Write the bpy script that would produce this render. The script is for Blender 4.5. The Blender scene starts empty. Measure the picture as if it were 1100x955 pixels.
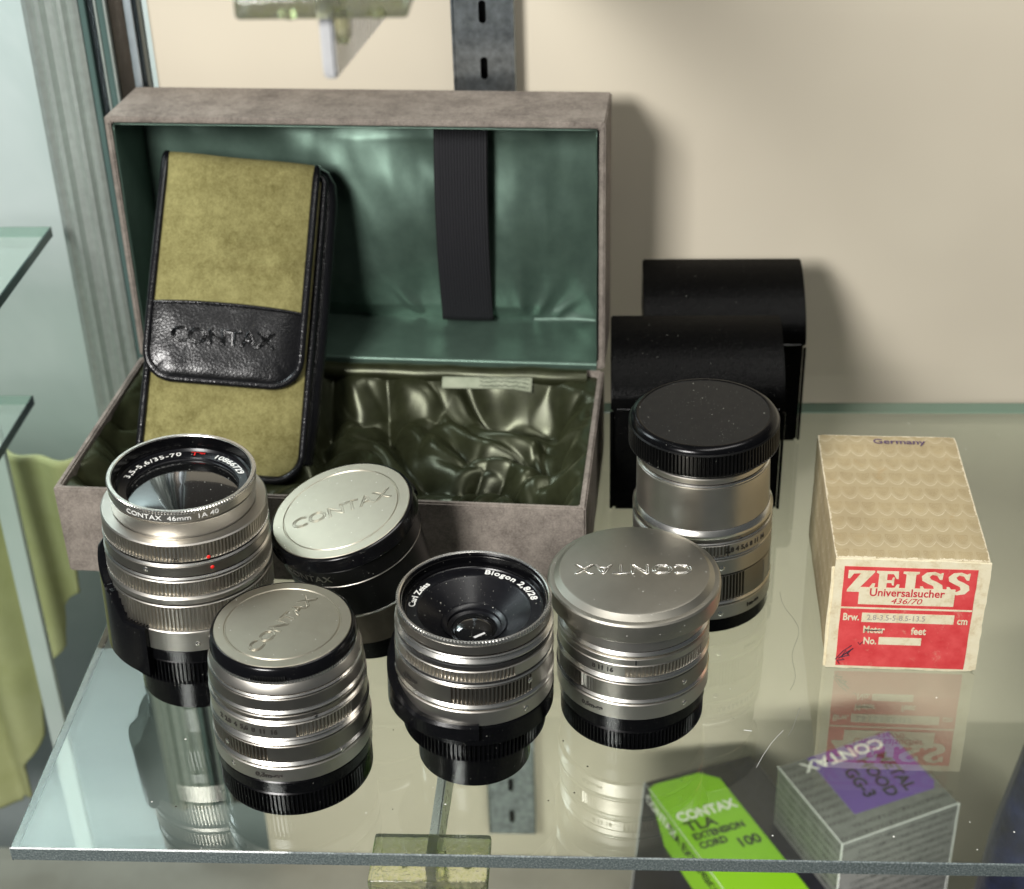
import bpy, bmesh, math, random
from mathutils import Vector, Matrix, noise
R = math.radians
random.seed(7)
SC = bpy.context.scene
COL = SC.collection
SC.unit_settings.scale_length = 0.01          # one unit is a centimetre

# ------------------------------------------------------------------ camera
cam = bpy.data.objects.new('camera', bpy.data.cameras.new('camera')); COL.objects.link(cam)
def set_camera():
    pit, yaw, roll, h = 0.5443, -0.0654, -0.0318, 39.842
    cp, sp = math.cos(pit), math.sin(pit)
    fw = Vector((math.sin(yaw)*cp, math.cos(yaw)*cp, -sp)); r = Vector((math.cos(yaw), -math.sin(yaw), 0)); u = r.cross(fw)
    r2 = r*math.cos(roll)+u*math.sin(roll); u2 = -r*math.sin(roll)+u*math.cos(roll)
    m = Matrix((r2, u2, -fw)).transposed().to_4x4(); m.translation = (0, 0, h)
    cam.matrix_world = m
set_camera()
cam.data.sensor_width = 36; cam.data.lens = 36*1709.94/1100
cam.data.clip_start = 1; cam.data.clip_end = 1000
cam.data.dof.use_dof = True; cam.data.dof.focus_distance = 57.5; cam.data.dof.aperture_fstop = 0.14
SC.camera = cam

# ------------------------------------------------------------------ world, lamps, exposure
W = bpy.data.worlds.new('World'); SC.world = W; W.use_nodes = True
W.node_tree.nodes['Background'].inputs[0].default_value = (0.86, 0.95, 1.0, 1)
W.node_tree.nodes['Background'].inputs[1].default_value = 0.06
def area(name, loc, target, sx, sy, power, col):
    l = bpy.data.lights.new(name, 'AREA'); l.shape = 'RECTANGLE'; l.size = sx; l.size_y = sy; l.energy = power; l.color = col
    o = bpy.data.objects.new(name, l); COL.objects.link(o); o.location = loc
    o.rotation_euler = (Vector(target)-Vector(loc)).to_track_quat('-Z', 'Y').to_euler(); return o
area('key_lamp', (-39, -20, 56), (0, 60, 4), 24, 24, 128000, (1, 0.98, 0.95))
area('ceiling_lamp', (20, 42, 84), (5, 56, 0), 60, 14, 31000, (1, 0.98, 0.93))
area('added_lower_fill', (8, 30, -7), (9, 72, -27), 34, 5, 3200, (1, 0.98, 0.9)).data.spread = R(70)  # added fill light below the shelf, brightens the cartons and lower wall
area('side_lamp', (-48, 78, 58), (-36, 92, 22), 20, 20, 26000, (0.86, 0.97, 1))
SC.view_settings.view_transform = 'Standard'; SC.view_settings.look = 'None'
SC.view_settings.exposure = 0; SC.view_settings.gamma = 1
SC.render.engine = 'CYCLES'
SC.cycles.max_bounces = 10; SC.cycles.transparent_max_bounces = 24; SC.cycles.transmission_bounces = 8
SC.cycles.glossy_bounces = 5; SC.cycles.caustics_reflective = False; SC.cycles.caustics_refractive = False
SC.cycles.sample_clamp_indirect = 6

# ------------------------------------------------------------------ materials
class Mt:
    def __init__(s, name):
        s.m = bpy.data.materials.new(name); s.m.use_nodes = True; s.t = s.m.node_tree; s.b = s.t.nodes['Principled BSDF']
    def n(s, typ, **kw):
        x = s.t.nodes.new('ShaderNode'+typ)
        for k, v in kw.items(): setattr(x, k, v)
        return x
    def l(s, a, b): s.t.links.new(a, b)
    def set(s, **kw):
        for k, v in kw.items():
            i = s.b.inputs[k.replace('_', ' ')]
            i.default_value = (*v, 1) if isinstance(v, tuple) and len(v) == 3 else v
        return s
    def coord(s, kind='Object', scale=None):
        c = s.n('TexCoord').outputs[kind]
        if scale:
            mp = s.n('Mapping'); mp.inputs['Scale'].default_value = scale; s.l(c, mp.inputs[0]); c = mp.outputs[0]
        return c
    def noise(s, sc, det=4, rough=.6, co=None, dist=0):
        x = s.n('TexNoise'); x.inputs['Scale'].default_value = sc; x.inputs['Detail'].default_value = det
        x.inputs['Roughness'].default_value = rough; x.inputs['Distortion'].default_value = dist
        s.l(co or s.coord(), x.inputs['Vector']); return x.outputs['Fac']
    def ramp(s, f, *st):
        x = s.n('ValToRGB'); e = x.color_ramp.elements
        while len(e) < len(st): e.new(.5)
        for i, (p_, c) in enumerate(st):
            e[i].position = p_; e[i].color = (*c, 1) if isinstance(c, tuple) else (c, c, c, 1)
        s.l(f, x.inputs[0]); return x.outputs['Color']
    def math(s, op, a, b=None, c=None):
        x = s.n('Math', operation=op)
        for i, v in enumerate((a, b, c)):
            if v is None: continue
            if isinstance(v, (int, float)): x.inputs[i].default_value = v
            else: s.l(v, x.inputs[i])
        return x.outputs[0]
    def mix(s, f, a, b, mode='MIX'):
        x = s.n('Mix', data_type='RGBA', blend_type=mode)
        for i, v in ((0, f), (6, a), (7, b)):
            if isinstance(v, (int, float)): x.inputs[i].default_value = v if i == 0 else (v, v, v, 1)
            elif isinstance(v, tuple): x.inputs[i].default_value = (*v, 1)
            else: s.l(v, x.inputs[i])
        return x.outputs[2]
    def color(s, c): s.l(c, s.b.inputs['Base Color']); return s
    def bump(s, f, st=.3, dist=.02, prev=None):
        x = s.n('Bump'); x.inputs['Strength'].default_value = st; x.inputs['Distance'].default_value = dist
        s.l(f, x.inputs['Height'])
        if prev: s.l(prev, x.inputs['Normal'])
        s.l(x.outputs[0], s.b.inputs['Normal']); return x.outputs[0]
    def dust(s, sc=6, thr=.09, co=None):
        """sparse pale specks of dust (a 0..1 mask)"""
        v = s.n('TexVoronoi'); v.inputs['Scale'].default_value = sc; v.inputs['Randomness'].default_value = 1
        s.l(co or s.coord(), v.inputs['Vector'])
        pick = s.n('SeparateColor'); s.l(v.outputs['Color'], pick.inputs[0])
        size = s.math('MULTIPLY', s.math('POWER', pick.outputs[0], 5), thr)
        return s.math('LESS_THAN', v.outputs['Distance'], size)

def metal(name, col, rough, var=.08, dusty=False, brushed=True):
    m = Mt(name).set(Metallic=1.0, Roughness=rough)
    f = m.noise(2.2, 5)
    c = m.ramp(f, (.3, tuple(x*(1-var) for x in col)), (.75, tuple(min(1, x*(1+var)) for x in col)))
    if dusty: 
        d = m.dust(7, .16); c = m.mix(d, c, (.85, .83, .78)); m.l(m.math('SUBTRACT', 1, m.math('MULTIPLY', d, .8)), m.b.inputs['Metallic'])
    m.color(c)
    m.l(m.ramp(m.noise(1.5, 3), (.3, rough-.015), (.8, rough+.02)), m.b.inputs['Roughness'])
    return m.m
M = {}
M['titanium'] = metal('satin_titanium', (.56, .535, .485), .37, .025)
M['bright'] = metal('bright_titanium', (.88, .86, .81), .25, .02)
M['titan_dark'] = metal('dark_titanium', (.34, .32, .285), .37, .03)
M['cap_silver'] = metal('cap_silver', (.42, .39, .315), .42, .03, dusty=True)
M['cap_grey'] = metal('cap_grey', (.46, .44, .38), .40, .03, dusty=True)
M['steel'] = metal('rail_steel', (.42, .47, .50), .3, .35)
M['steel_bright'] = metal('bracket_steel', (.80, .81, .82), .28, .06)
M['steel_bright'].node_tree.nodes['Principled BSDF'].inputs['Metallic'].default_value = .55
M['alu'] = metal('aluminium', (.50, .56, .52), .34, .10)
M['alu'].node_tree.nodes['Principled BSDF'].inputs['Metallic'].default_value = .6
M['alu_blue'] = metal('aluminium_blue', (.55, .62, .66), .42, .05)
M['bronze'] = metal('bronze_strip', (.13, .11, .09), .35, .1)
M['dark_strip'] = metal('dark_strip', (.10, .12, .13), .3, .1)

def black(name, v, rough, dusty=0, leather=0, blue=1.0, spec=.4):
    m = Mt(name).set(Roughness=rough); m.b.inputs['Specular IOR Level'].default_value = spec
    c = m.ramp(m.noise(3, 4), (.3, (v*.8, v*.82, v*.85*blue)), (.8, (v*1.25, v*1.25, v*1.2*blue)))
    if dusty:
        c = m.mix(m.dust(6.5, dusty*.9), c, (.34, .34, .30))
        c = m.mix(m.math('MULTIPLY', m.dust(14, dusty), .6), c, (.3, .3, .27))
    m.color(c)
    if leather:
        vo = m.n('TexVoronoi'); vo.inputs['Scale'].default_value = leather; m.l(m.coord(), vo.inputs[0])
        p_ = m.bump(vo.outputs['Distance'], .4, .02); m.bump(m.noise(leather*.35, 4), .25, .03, p_)
    else: m.bump(m.noise(60, 3), .12, .006)
    return m.m
M['black'] = black('black_plastic', .0025, .2, .12, blue=1.2, spec=.2)
M['black_matt'] = black('black_matt', .004, .3, .15, spec=.25)
M['black_cap_top'] = black('black_cap_top', .011, .42, .2, spec=.25)
M['hood_black'] = black('hood_black', .0035, .17, .12, blue=1.2, spec=.3)
M['leather'] = black('black_leather', .004, .27, 0, 11, 1.2, .5)
M['leatherette'] = black('case_leatherette', .002, .24, .10, 22, spec=.06)
M['emboss'] = black('embossed_leather', .002, .16, 0, 0, 1.2, .7)
M['piping'] = black('leather_piping', .006, .24, 0, 14, 1.2, .4)
M['element'] = black('coated_glass', .006, .02, .18); M['element'].node_tree.nodes['Principled BSDF'].inputs['Coat Weight'].default_value = 1
M['baffle'] = black('lens_baffle', .005, .28, .2, blue=1.3, spec=.3)
M['added_dark_panel'] = Mt('added_dark_panel').set(Roughness=.6, Base_Color=(.06, .052, .04)).m
M['elastic'] = Mt('black_elastic').set(Roughness=.75).m
def _():
    m = Mt('elastic_ribbed').set(Roughness=.7)
    w = m.n('TexWave', wave_type='BANDS', bands_direction='X'); w.inputs['Scale'].default_value = 2.3; m.l(m.coord(), w.inputs[0])
    m.color(m.ramp(w.outputs['Fac'], (.2, (.004, .004, .006)), (.8, (.018, .018, .022)))); m.bump(w.outputs['Fac'], .8, .06)
    M['elastic'] = m.m
_()
def plain(name, col, rough=.5, **kw): 
    m = Mt(name).set(Base_Color=col, Roughness=rough, **kw); return m.m
M['ink'] = plain('black_ink', (.012, .012, .012), .5)
M['engrave'] = plain('engraving', (.02, .018, .015), .5)
M['white'] = plain('white_paint', (.78, .78, .74), .5)
M['red_paint'] = plain('red_paint', (.75, .02, .015), .4)
M['pen'] = plain('pen_ink', (.03, .01, .03), .6)
M['faded_ink'] = plain('faded_ink', (.42, .36, .34), .7)
M['dim_ink'] = plain('dim_grey_ink', (.05, .05, .06), .6)
M['violet_ink'] = plain('violet_ink', (.10, .06, .13), .7)
M['red_ink'] = plain('red_ink', (.60, .03, .05), .5)
M['silver_ink'] = plain('dark_grey_ink', (.025, .025, .025), .5)
M['glint'] = plain('scratch', (.8, .82, .8), .4)
M['scratch_dim'] = plain('scratch_dim', (.25, .26, .24), .4)

def velvet(name, dark, light, sheen, sc=30, big=1.6):
    m = Mt(name).set(Roughness=.95); m.b.inputs['Specular IOR Level'].default_value = .1
    m.b.inputs['Sheen Weight'].default_value = sheen; m.b.inputs['Sheen Roughness'].default_value = .35
    m.b.inputs['Sheen Tint'].default_value = (*light, 1)
    a = m.noise(big, 4, .6); b = m.noise(sc, 3, .8); c3 = m.noise(sc*.33, 2, .6)
    f = m.math('ADD', m.math('ADD', m.math('MULTIPLY', a, .38), m.math('MULTIPLY', b, .42)), m.math('MULTIPLY', c3, .2))
    m.color(m.ramp(f, (.38, dark), (.60, light))); m.bump(b, .75, .05); return m.m
M['taupe'] = velvet('taupe_velvet', (.135, .115, .10), (.33, .29, .25), .2, 13, .8)
M['olive_velvet'] = velvet('olive_velvet', (.135, .118, .042), (.285, .262, .110), .28, 13, .8)

def satin(name, dark, light, rough=.34, met=.3):
    m = Mt(name).set(Roughness=rough, Metallic=met); m.b.inputs['Sheen Weight'].default_value = .5
    m.b.inputs['Sheen Tint'].default_value = (*light, 1)
    m.color(m.ramp(m.noise(1.1, 4), (.3, dark), (.75, light)))
    w = m.n('TexWave', wave_type='BANDS', bands_direction='X'); w.inputs['Scale'].default_value = 9; w.inputs['Distortion'].default_value = .4
    m.l(m.coord(), w.inputs[0]); m.bump(m.noise(40, 2), .2, .01); return m.m
M['teal_satin'] = satin('teal_satin', (.085, .135, .108), (.115, .18, .143), .38, .6)
M['olive_satin'] = satin('olive_satin', (.026, .029, .013), (.048, .054, .026), .33, .5)

def _():
    m = Mt('cream_wall').set(Roughness=.85)
    a = m.ramp(m.noise(.05, 3), (.3, (.60, .54, .43)), (.7, (.68, .62, .495)))
    m.color(a); m.bump(m.noise(6, 4), .08, .02); M['wall'] = m.m
    m = Mt('pale_teal_wall').set(Roughness=.5)
    m.color(m.ramp(m.noise(.07, 4, dist=.6), (.3, (.50, .60, .57)), (.7, (.66, .74, .72)))); M['teal_wall'] = m.m
    m = Mt('lower_floor').set(Roughness=.35)
    m.color(m.ramp(m.noise(.2, 4), (.3, (.24, .24, .20)), (.7, (.31, .31, .26)))); M['floor'] = m.m
    # shelf glass: a clear pane, tinted, with a mirror-like sheen on its upper face
    for nm, f0, tint in (('glass_top', .13, (.95, .98, .95)), ('glass_under', .015, (.93, .965, .93))):
        m = bpy.data.materials.new(nm); m.use_nodes = True; t = m.node_tree; t.nodes.clear()
        out = t.nodes.new('ShaderNodeOutputMaterial'); tr = t.nodes.new('ShaderNodeBsdfTransparent'); gl = t.nodes.new('ShaderNodeBsdfGlossy')
        tr.inputs[0].default_value = (*tint, 1); gl.inputs['Roughness'].default_value = .012
        gl.inputs[0].default_value = (.95, 1, .97, 1)
        lw = t.nodes.new('ShaderNodeLayerWeight'); lw.inputs[0].default_value = .5
        p5 = t.nodes.new('ShaderNodeMath'); p5.operation = 'POWER'; p5.inputs[1].default_value = 4; t.links.new(lw.outputs['Facing'], p5.inputs[0])
        ma = t.nodes.new('ShaderNodeMath'); ma.operation = 'MULTIPLY_ADD'; ma.inputs[1].default_value = 1-f0; ma.inputs[2].default_value = f0; t.links.new(p5.outputs[0], ma.inputs[0])
        mx = t.nodes.new('ShaderNodeMixShader'); t.links.new(ma.outputs[0], mx.inputs[0]); t.links.new(tr.outputs[0], mx.inputs[1]); t.links.new(gl.outputs[0], mx.inputs[2])
        last = mx.outputs[0]
        if nm == 'glass_top':     # dust lying on the glass
            tc = t.nodes.new('ShaderNodeTexCoord'); vo = t.nodes.new('ShaderNodeTexVoronoi'); vo.inputs['Scale'].default_value = 2.2
            t.links.new(tc.outputs['Object'], vo.inputs[0]); sc = t.nodes.new('ShaderNodeSeparateColor'); t.links.new(vo.outputs['Color'], sc.inputs[0])
            pw = t.nodes.new('ShaderNodeMath'); pw.operation = 'POWER'; pw.inputs[1].default_value = 6; t.links.new(sc.outputs[0], pw.inputs[0])
            mu = t.nodes.new('ShaderNodeMath'); mu.operation = 'MULTIPLY'; mu.inputs[1].default_value = .10; t.links.new(pw.outputs[0], mu.inputs[0])
            lt = t.nodes.new('ShaderNodeMath'); lt.operation = 'LESS_THAN'; t.links.new(vo.outputs['Distance'], lt.inputs[0]); t.links.new(mu.outputs[0], lt.inputs[1])
            cr = t.nodes.new('ShaderNodeMix'); cr.data_type = 'RGBA'; cr.inputs[6].default_value = (.05, .05, .04, 1); cr.inputs[7].default_value = (.75, .76, .7, 1)
            gt = t.nodes.new('ShaderNodeMath'); gt.operation = 'GREATER_THAN'; gt.inputs[1].default_value = .45; t.links.new(sc.outputs[1], gt.inputs[0]); t.links.new(gt.outputs[0], cr.inputs[0])
            df = t.nodes.new('ShaderNodeBsdfDiffuse'); t.links.new(cr.outputs[2], df.inputs[0])
            fl = t.nodes.new('ShaderNodeTexNoise'); fl.inputs['Scale'].default_value = .25; fl.inputs['Detail'].default_value = 6; t.links.new(tc.outputs['Object'], fl.inputs[0])
            fm = t.nodes.new('ShaderNodeMath'); fm.operation = 'MULTIPLY'; fm.inputs[1].default_value = .025; t.links.new(fl.outputs['Fac'], fm.inputs[0])
            fd = t.nodes.new('ShaderNodeBsdfDiffuse'); fd.inputs[0].default_value = (.5, .54, .46, 1)
            m1 = t.nodes.new('ShaderNodeMixShader'); t.links.new(fm.outputs[0], m1.inputs[0]); t.links.new(last, m1.inputs[1]); t.links.new(fd.outputs[0], m1.inputs[2])
            m2 = t.nodes.new('ShaderNodeMixShader'); t.links.new(lt.outputs[0], m2.inputs[0]); t.links.new(m1.outputs[0], m2.inputs[1]); t.links.new(df.outputs[0], m2.inputs[2]); last = m2.outputs[0]
        t.links.new(last, out.inputs[0]); M[nm] = m
    m = Mt('glass_ground_edge').set(Roughness=.4); m.b.inputs['Coat Weight'].default_value = .3
    m.color(m.ramp(m.noise(14, 6, .8), (.36, (.03, .045, .045)), (.52, (.11, .135, .135)), (.70, (.32, .37, .36)))); m.bump(m.noise(30, 4), .6, .03); M['glass_edge'] = m.m
    m = Mt('glass_green_edge').set(Roughness=.2, Base_Color=(.18, .32, .25)); M['green_edge'] = m.m
    m = Mt('teal_glass_edge').set(Roughness=.15, Base_Color=(.08, .13, .12)); M['teal_edge'] = m.m
    m = Mt('clear_yellow_plastic').set(Roughness=.12, Base_Color=(.90, .95, .48), IOR=1.35); m.b.inputs['Transmission Weight'].default_value = .96
    m.color(m.ramp(m.noise(5, 5, .7, dist=1), (.35, (.80, .86, .42)), (.5, (.94, .97, .70)), (.75, (.99, .99, .92)))); m.bump(m.noise(4, 3), .35, .08); M['plastic'] = m.m
    m = Mt('draped_cloth').set(Roughness=.8); m.color(m.ramp(m.noise(.3, 3), (.3, (.40, .42, .19)), (.7, (.49, .51, .27)))); M['cloth'] = m.m
    m = Mt('navy_fabric').set(Roughness=.5); m.b.inputs['Sheen Weight'].default_value = .08
    m.color(m.ramp(m.noise(.7, 3), (.35, (.004, .005, .012)), (.7, (.010, .015, .05)))); m.bump(m.noise(1.2, 4), .6, .3); M['navy'] = m.m
    # old cardboard with a printed scallop pattern
    m = Mt('patterned_cardboard').set(Roughness=.75)
    sp = m.n('SeparateXYZ'); m.l(m.coord('UV'), sp.inputs[0])
    u = m.math('MULTIPLY', sp.outputs[0], 1.55); v = m.math('MULTIPLY', sp.outputs[1], .92)
    arc = m.math('ABSOLUTE', m.math('SINE', m.math('MULTIPLY', u, math.pi)))
    vv = m.math('ADD', v, m.math('MULTIPLY', m.math('POWER', arc, .7), .40)); fr = m.math('FRACT', vv)
    wob = m.math('MULTIPLY', m.math('SUBTRACT', m.noise(8, 3), .5), .06)
    line = m.math('LESS_THAN', m.math('ABSOLUTE', m.math('ADD', m.math('SUBTRACT', fr, .12), wob)), .035)
    side_ = m.math('MULTIPLY', m.math('LESS_THAN', arc, .14), m.math('GREATER_THAN', fr, .6))
    line2 = m.math('MULTIPLY', m.math('LESS_THAN', m.math('ABSOLUTE', m.math('ADD', m.math('SUBTRACT', fr, .24), wob)), .02), .5)
    du = m.math('SUBTRACT', m.math('FRACT', u), .5); dv = m.math('MULTIPLY', m.math('SUBTRACT', fr, .62), 1.5)
    rad = m.math('SQRT', m.math('ADD', m.math('MULTIPLY', du, du), m.math('MULTIPLY', dv, dv)))
    rings = m.math('GREATER_THAN', m.math('SINE', m.math('MULTIPLY', rad, 55)), .2)
    fine = m.n('TexVoronoi'); fine.feature = 'DISTANCE_TO_EDGE'; fine.inputs['Scale'].default_value = 11; m.l(m.coord('UV'), fine.inputs[0])
    fn = m.math('SUBTRACT', .55, m.math('MULTIPLY', m.math('MULTIPLY', m.math('LESS_THAN', rad, .40), m.math('MAXIMUM', rings, m.math('LESS_THAN', fine.outputs['Distance'], .07))), .34))
    base = m.ramp(m.noise(1.3, 5), (.3, (.30, .225, .11)), (.7, (.42, .33, .175)))
    c = m.mix(m.math('MULTIPLY', m.math('MAXIMUM', line, line2), m.ramp(m.noise(3, 5, .7), (.35, .25), (.65, .8))), m.mix(fn, base, (.48, .40, .25)), (.62, .54, .37))
    sm = m.ramp(m.noise(.9, 5, .7, dist=.8), (.60, 0.0), (.72, 1.0))
    c = m.mix(m.math('MULTIPLY', sm, .45), c, (.40, .27, .12))
    g = m.n('SeparateXYZ'); m.l(m.coord('Generated'), g.inputs[0])
    near = [m.math('GREATER_THAN', m.math('ADD', m.math('ABSOLUTE', m.math('SUBTRACT', g.outputs[i], .5)), m.math('MULTIPLY', m.math('SUBTRACT', m.noise(5, 5, .75), .5), .05)), e) for i, e in ((0, .478), (1, .485), (2, .478))]
    sm3 = m.math('ADD', m.math('ADD', near[0], near[1]), near[2])
    c = m.mix(m.math('GREATER_THAN', sm3, 1.5), c, (.72, .64, .46)); m.color(c); m.bump(m.noise(6, 6, .7), .2, .03); M['cardboard'] = m.m
    m = Mt('cream_paper').set(Roughness=.75); m.color(m.ramp(m.noise(2.5, 6, .7), (.3, (.66, .54, .33)), (.5, (.82, .74, .52)), (.8, (.88, .82, .62)))); m.bump(m.noise(9, 5), .35, .03); M['cream'] = m.m
    m = Mt('red_label').set(Roughness=.5)
    sc_ = m.ramp(m.noise(2.0, 8, .8, dist=.6), (.58, 0.0), (.72, 1.0))
    m.color(m.mix(m.math('MULTIPLY', sc_, .5), m.ramp(m.noise(1.5, 4), (.3, (.66, .045, .05)), (.7, (.80, .10, .10))), (.80, .50, .36))); M['red'] = m.m
    m = Mt('green_carton').set(Roughness=.35, Base_Color=(.23, .52, .012)); M['green_box'] = m.m
    m = Mt('grey_carton').set(Roughness=.38); m.color(m.ramp(m.noise(1.5, 4), (.3, (.12, .123, .118)), (.7, (.17, .173, .165)))); M['grey_box'] = m.m
    m = Mt('worn_edge').set(Roughness=.6, Base_Color=(.62, .64, .62)); M['worn'] = m.m
    m = Mt('purple_label').set(Roughness=.4, Base_Color=(.13, .07, .30)); M['purple'] = m.m
    m = Mt('black_carton').set(Roughness=.35); m.color(m.ramp(m.noise(1.5, 4), (.3, (.008, .008, .012)), (.7, (.018, .018, .025)))); M['black_box'] = m.m
    m = Mt('paper_slip').set(Roughness=.8); m.color(m.ramp(m.noise(1.5, 4), (.3, (.24, .27, .19)), (.7, (.34, .37, .27)))); M['slip'] = m.m
_()

# ------------------------------------------------------------------ object helpers
def link(name, me, mat, parent=None, loc=None, rot=None):
    o = bpy.data.objects.new(name, me); COL.objects.link(o)
    if mat is not None:
        for k in (mat if isinstance(mat, (list, tuple)) else [mat]): me.materials.append(M[k] if isinstance(k, str) else k)
    if parent: o.parent = parent
    if loc is not None: o.location = loc
    if rot is not None: o.rotation_euler = rot
    return o
def mesh(name, vs, fs, smooth=None):
    me = bpy.data.meshes.new(name); me.from_pydata([tuple(v) for v in vs], [], fs)
    bm = bmesh.new(); bm.from_mesh(me); bmesh.ops.recalc_face_normals(bm, faces=bm.faces); bm.to_mesh(me); bm.free()
    if smooth is not None:
        me.polygons.foreach_set('use_smooth', [True]*len(me.polygons)); me.set_sharp_from_angle(angle=R(smooth))
    return me
def tag(o, label=None, cat=None, group=None, kind=None):
    if label: o['label'] = label
    if cat: o['category'] = cat
    if group: o['group'] = group
    if kind: o['kind'] = kind
    return o
def empty(name, loc, rot=(0, 0, 0), **kw):
    o = bpy.data.objects.new(name, None); COL.objects.link(o); o.location = loc; o.rotation_euler = rot; o.empty_display_size = .5
    return tag(o, **kw)
def box_me(name, x0, x1, y0, y1, z0, z1, bev=0, seg=2):
    bm = bmesh.new()
    bmesh.ops.create_cube(bm, size=1, matrix=Matrix.Translation(((x0+x1)/2, (y0+y1)/2, (z0+z1)/2)) @ Matrix.Diagonal((x1-x0, y1-y0, z1-z0, 1)))
    if bev: bmesh.ops.bevel(bm, geom=list(bm.edges), offset=bev, segments=seg, affect='EDGES', profile=.5)
    me = bpy.data.meshes.new(name); bm.to_mesh(me); bm.free()
    if bev: me.polygons.foreach_set('use_smooth', [True]*len(me.polygons)); me.set_sharp_from_angle(angle=R(50))
    return me
def lathe_me(name, prof, seg=128, knurl=None, cap0=False, cap1=False, angle=28, arc=None):
    """prof: (r, z[, k]) - k=1 rings follow the knurling. knurl=(ribs, depth, a0, a1) in degrees (None, None = all round)."""
    if knurl: seg = knurl[0]*4
    vs, fs = [], []
    for pt in prof:
        r, z = pt[0], pt[1]; k = pt[2] if len(pt) > 2 else 0
        for i in range(seg):
            a = 2*math.pi*i/seg; rr = r
            if k and knurl:
                d = math.degrees(a) % 360
                ins = True if knurl[2] is None else ((d-knurl[2]) % 360) <= ((knurl[3]-knurl[2]) % 360)
                if ins and i % 4 in (2, 3): rr = r-knurl[1]
            vs.append((rr*math.cos(a), rr*math.sin(a), z))
    for j in range(len(prof)-1):
        for i in range(seg):
            a, b = j*seg+i, j*seg+(i+1) % seg; fs.append((a, b, b+seg, a+seg))
    if cap0: fs.append(tuple(range(seg)))
    if cap1: fs.append(tuple((len(prof)-1)*seg+i for i in range(seg)))
    return mesh(name, vs, fs, angle)
def ring(parent, name, z0, z1, r, mat, ch=.035, r1=None, knurl=None, depth=.14, seg=160, top=None):
    """one band of a lens: lower z0, upper z1, radius r (r1 at the top), chamfered edges returning inwards"""
    r1 = r if r1 is None else r1
    if knurl: prof = [(r-depth, z0), (r-ch, z0), (r, z0+ch), (r, z0+ch*1.4, 1), (r1, z1-ch*1.4, 1), (r1, z1-ch), (r1-ch, z1), (r1-depth if top is None else top, z1)]
    else: prof = [(r-depth, z0), (r-ch, z0), (r, z0+ch), (r1, z1-ch), (r1-ch, z1), (r1-depth if top is None else top, z1)]
    return link(name, lathe_me(name, prof, seg, knurl), mat, parent)
def tube_me(name, pts, rad, seg=8, closed=False):
    vs, fs = [], []; n = len(pts); pts = [Vector(q) for q in pts]; up = None
    for i, q in enumerate(pts):
        a = pts[(i-1) % n] if closed or i else q; b = pts[(i+1) % n] if closed or i < n-1 else q
        t = (b-a).normalized()
        if up is None: up = t.orthogonal().normalized()
        else: up = (up-t*up.dot(t)).normalized()
        s = t.cross(up); rr = rad(i/(n-1)) if callable(rad) else rad
        for k in range(seg):
            an = 2*math.pi*k/seg; vs.append(q+(up*math.cos(an)+s*math.sin(an))*rr)
    for i in range(n if closed else n-1):
        for k in range(seg):
            j = (i+1) % n; fs.append((i*seg+k, i*seg+(k+1) % seg, j*seg+(k+1) % seg, j*seg+k))
    if not closed: fs += [tuple(range(seg)), tuple((n-1)*seg+k for k in range(seg))]
    return mesh(name, vs, fs, 60)
def prism_me(name, poly, h0, h1, fn=None, bev=0):
    """polygon in XY extruded from h0 to h1; fn maps the corners"""
    n = len(poly); vs = [Vector((x, y, h0)) for x, y in poly]+[Vector((x, y, h1)) for x, y in poly]
    if fn: vs = [fn(v) for v in vs]
    fs = [tuple(range(n))[::-1], tuple(range(n, 2*n))]+[(i, (i+1) % n, n+(i+1) % n, n+i) for i in range(n)]
    me = mesh(name, vs, fs)
    if bev:
        bm = bmesh.new(); bm.from_mesh(me); bmesh.ops.bevel(bm, geom=list(bm.edges), offset=bev, segments=2, affect='EDGES'); bm.to_mesh(me); bm.free()
        me.polygons.foreach_set('use_smooth', [True]*len(me.polygons)); me.set_sharp_from_angle(angle=R(50))
    return me
def sheet(name, nu, nv, fn, smooth=80, thick=0):
    vs = [fn(i/(nu-1), j/(nv-1)) for j in range(nv) for i in range(nu)]
    fs = [(j*nu+i, j*nu+i+1, (j+1)*nu+i+1, (j+1)*nu+i) for j in range(nv-1) for i in range(nu-1)]
    me = mesh(name, vs, fs, smooth)
    return me
def text_me(s, size, mode='fill', sx=1.0, bold=0, ext=.008, line=.012, spacing=1.0, align='CENTER', shear=0):
    cu = bpy.data.curves.new('t', 'FONT'); cu.body = s; cu.size = size; cu.align_x = align; cu.align_y = 'CENTER'
    cu.space_character = spacing; cu.resolution_u = 3; cu.shear = shear
    if mode == 'line': cu.fill_mode = 'NONE'; cu.bevel_depth = line; cu.bevel_resolution = 1; cu.extrude = 0
    else: cu.extrude = ext; cu.offset = bold
    o = bpy.data.objects.new('t', cu); COL.objects.link(o); bpy.context.view_layer.update()
    me = bpy.data.meshes.new_from_object(o.evaluated_get(bpy.context.evaluated_depsgraph_get()))
    bpy.data.objects.remove(o); bpy.data.curves.remove(cu); me.materials.clear()
    for v in me.vertices: v.co.x *= sx
    return me
def text(name, s, size, mat, parent, mtx=None, fn=None, **kw):
    me = text_me(s, size, **kw)
    for v in me.vertices:
        if fn: v.co = fn(v.co)
        elif mtx: v.co = mtx @ v.co
    me.update(); return link(name, me, mat, parent)
def cyl_fn(r, deg, z):          # lettering wrapped round a barrel, reading left to right from outside
    a0 = R(deg)
    return lambda c: Vector(((r+c.z)*math.cos(a0+c.x/r), (r+c.z)*math.sin(a0+c.x/r), z+c.y))
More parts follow.
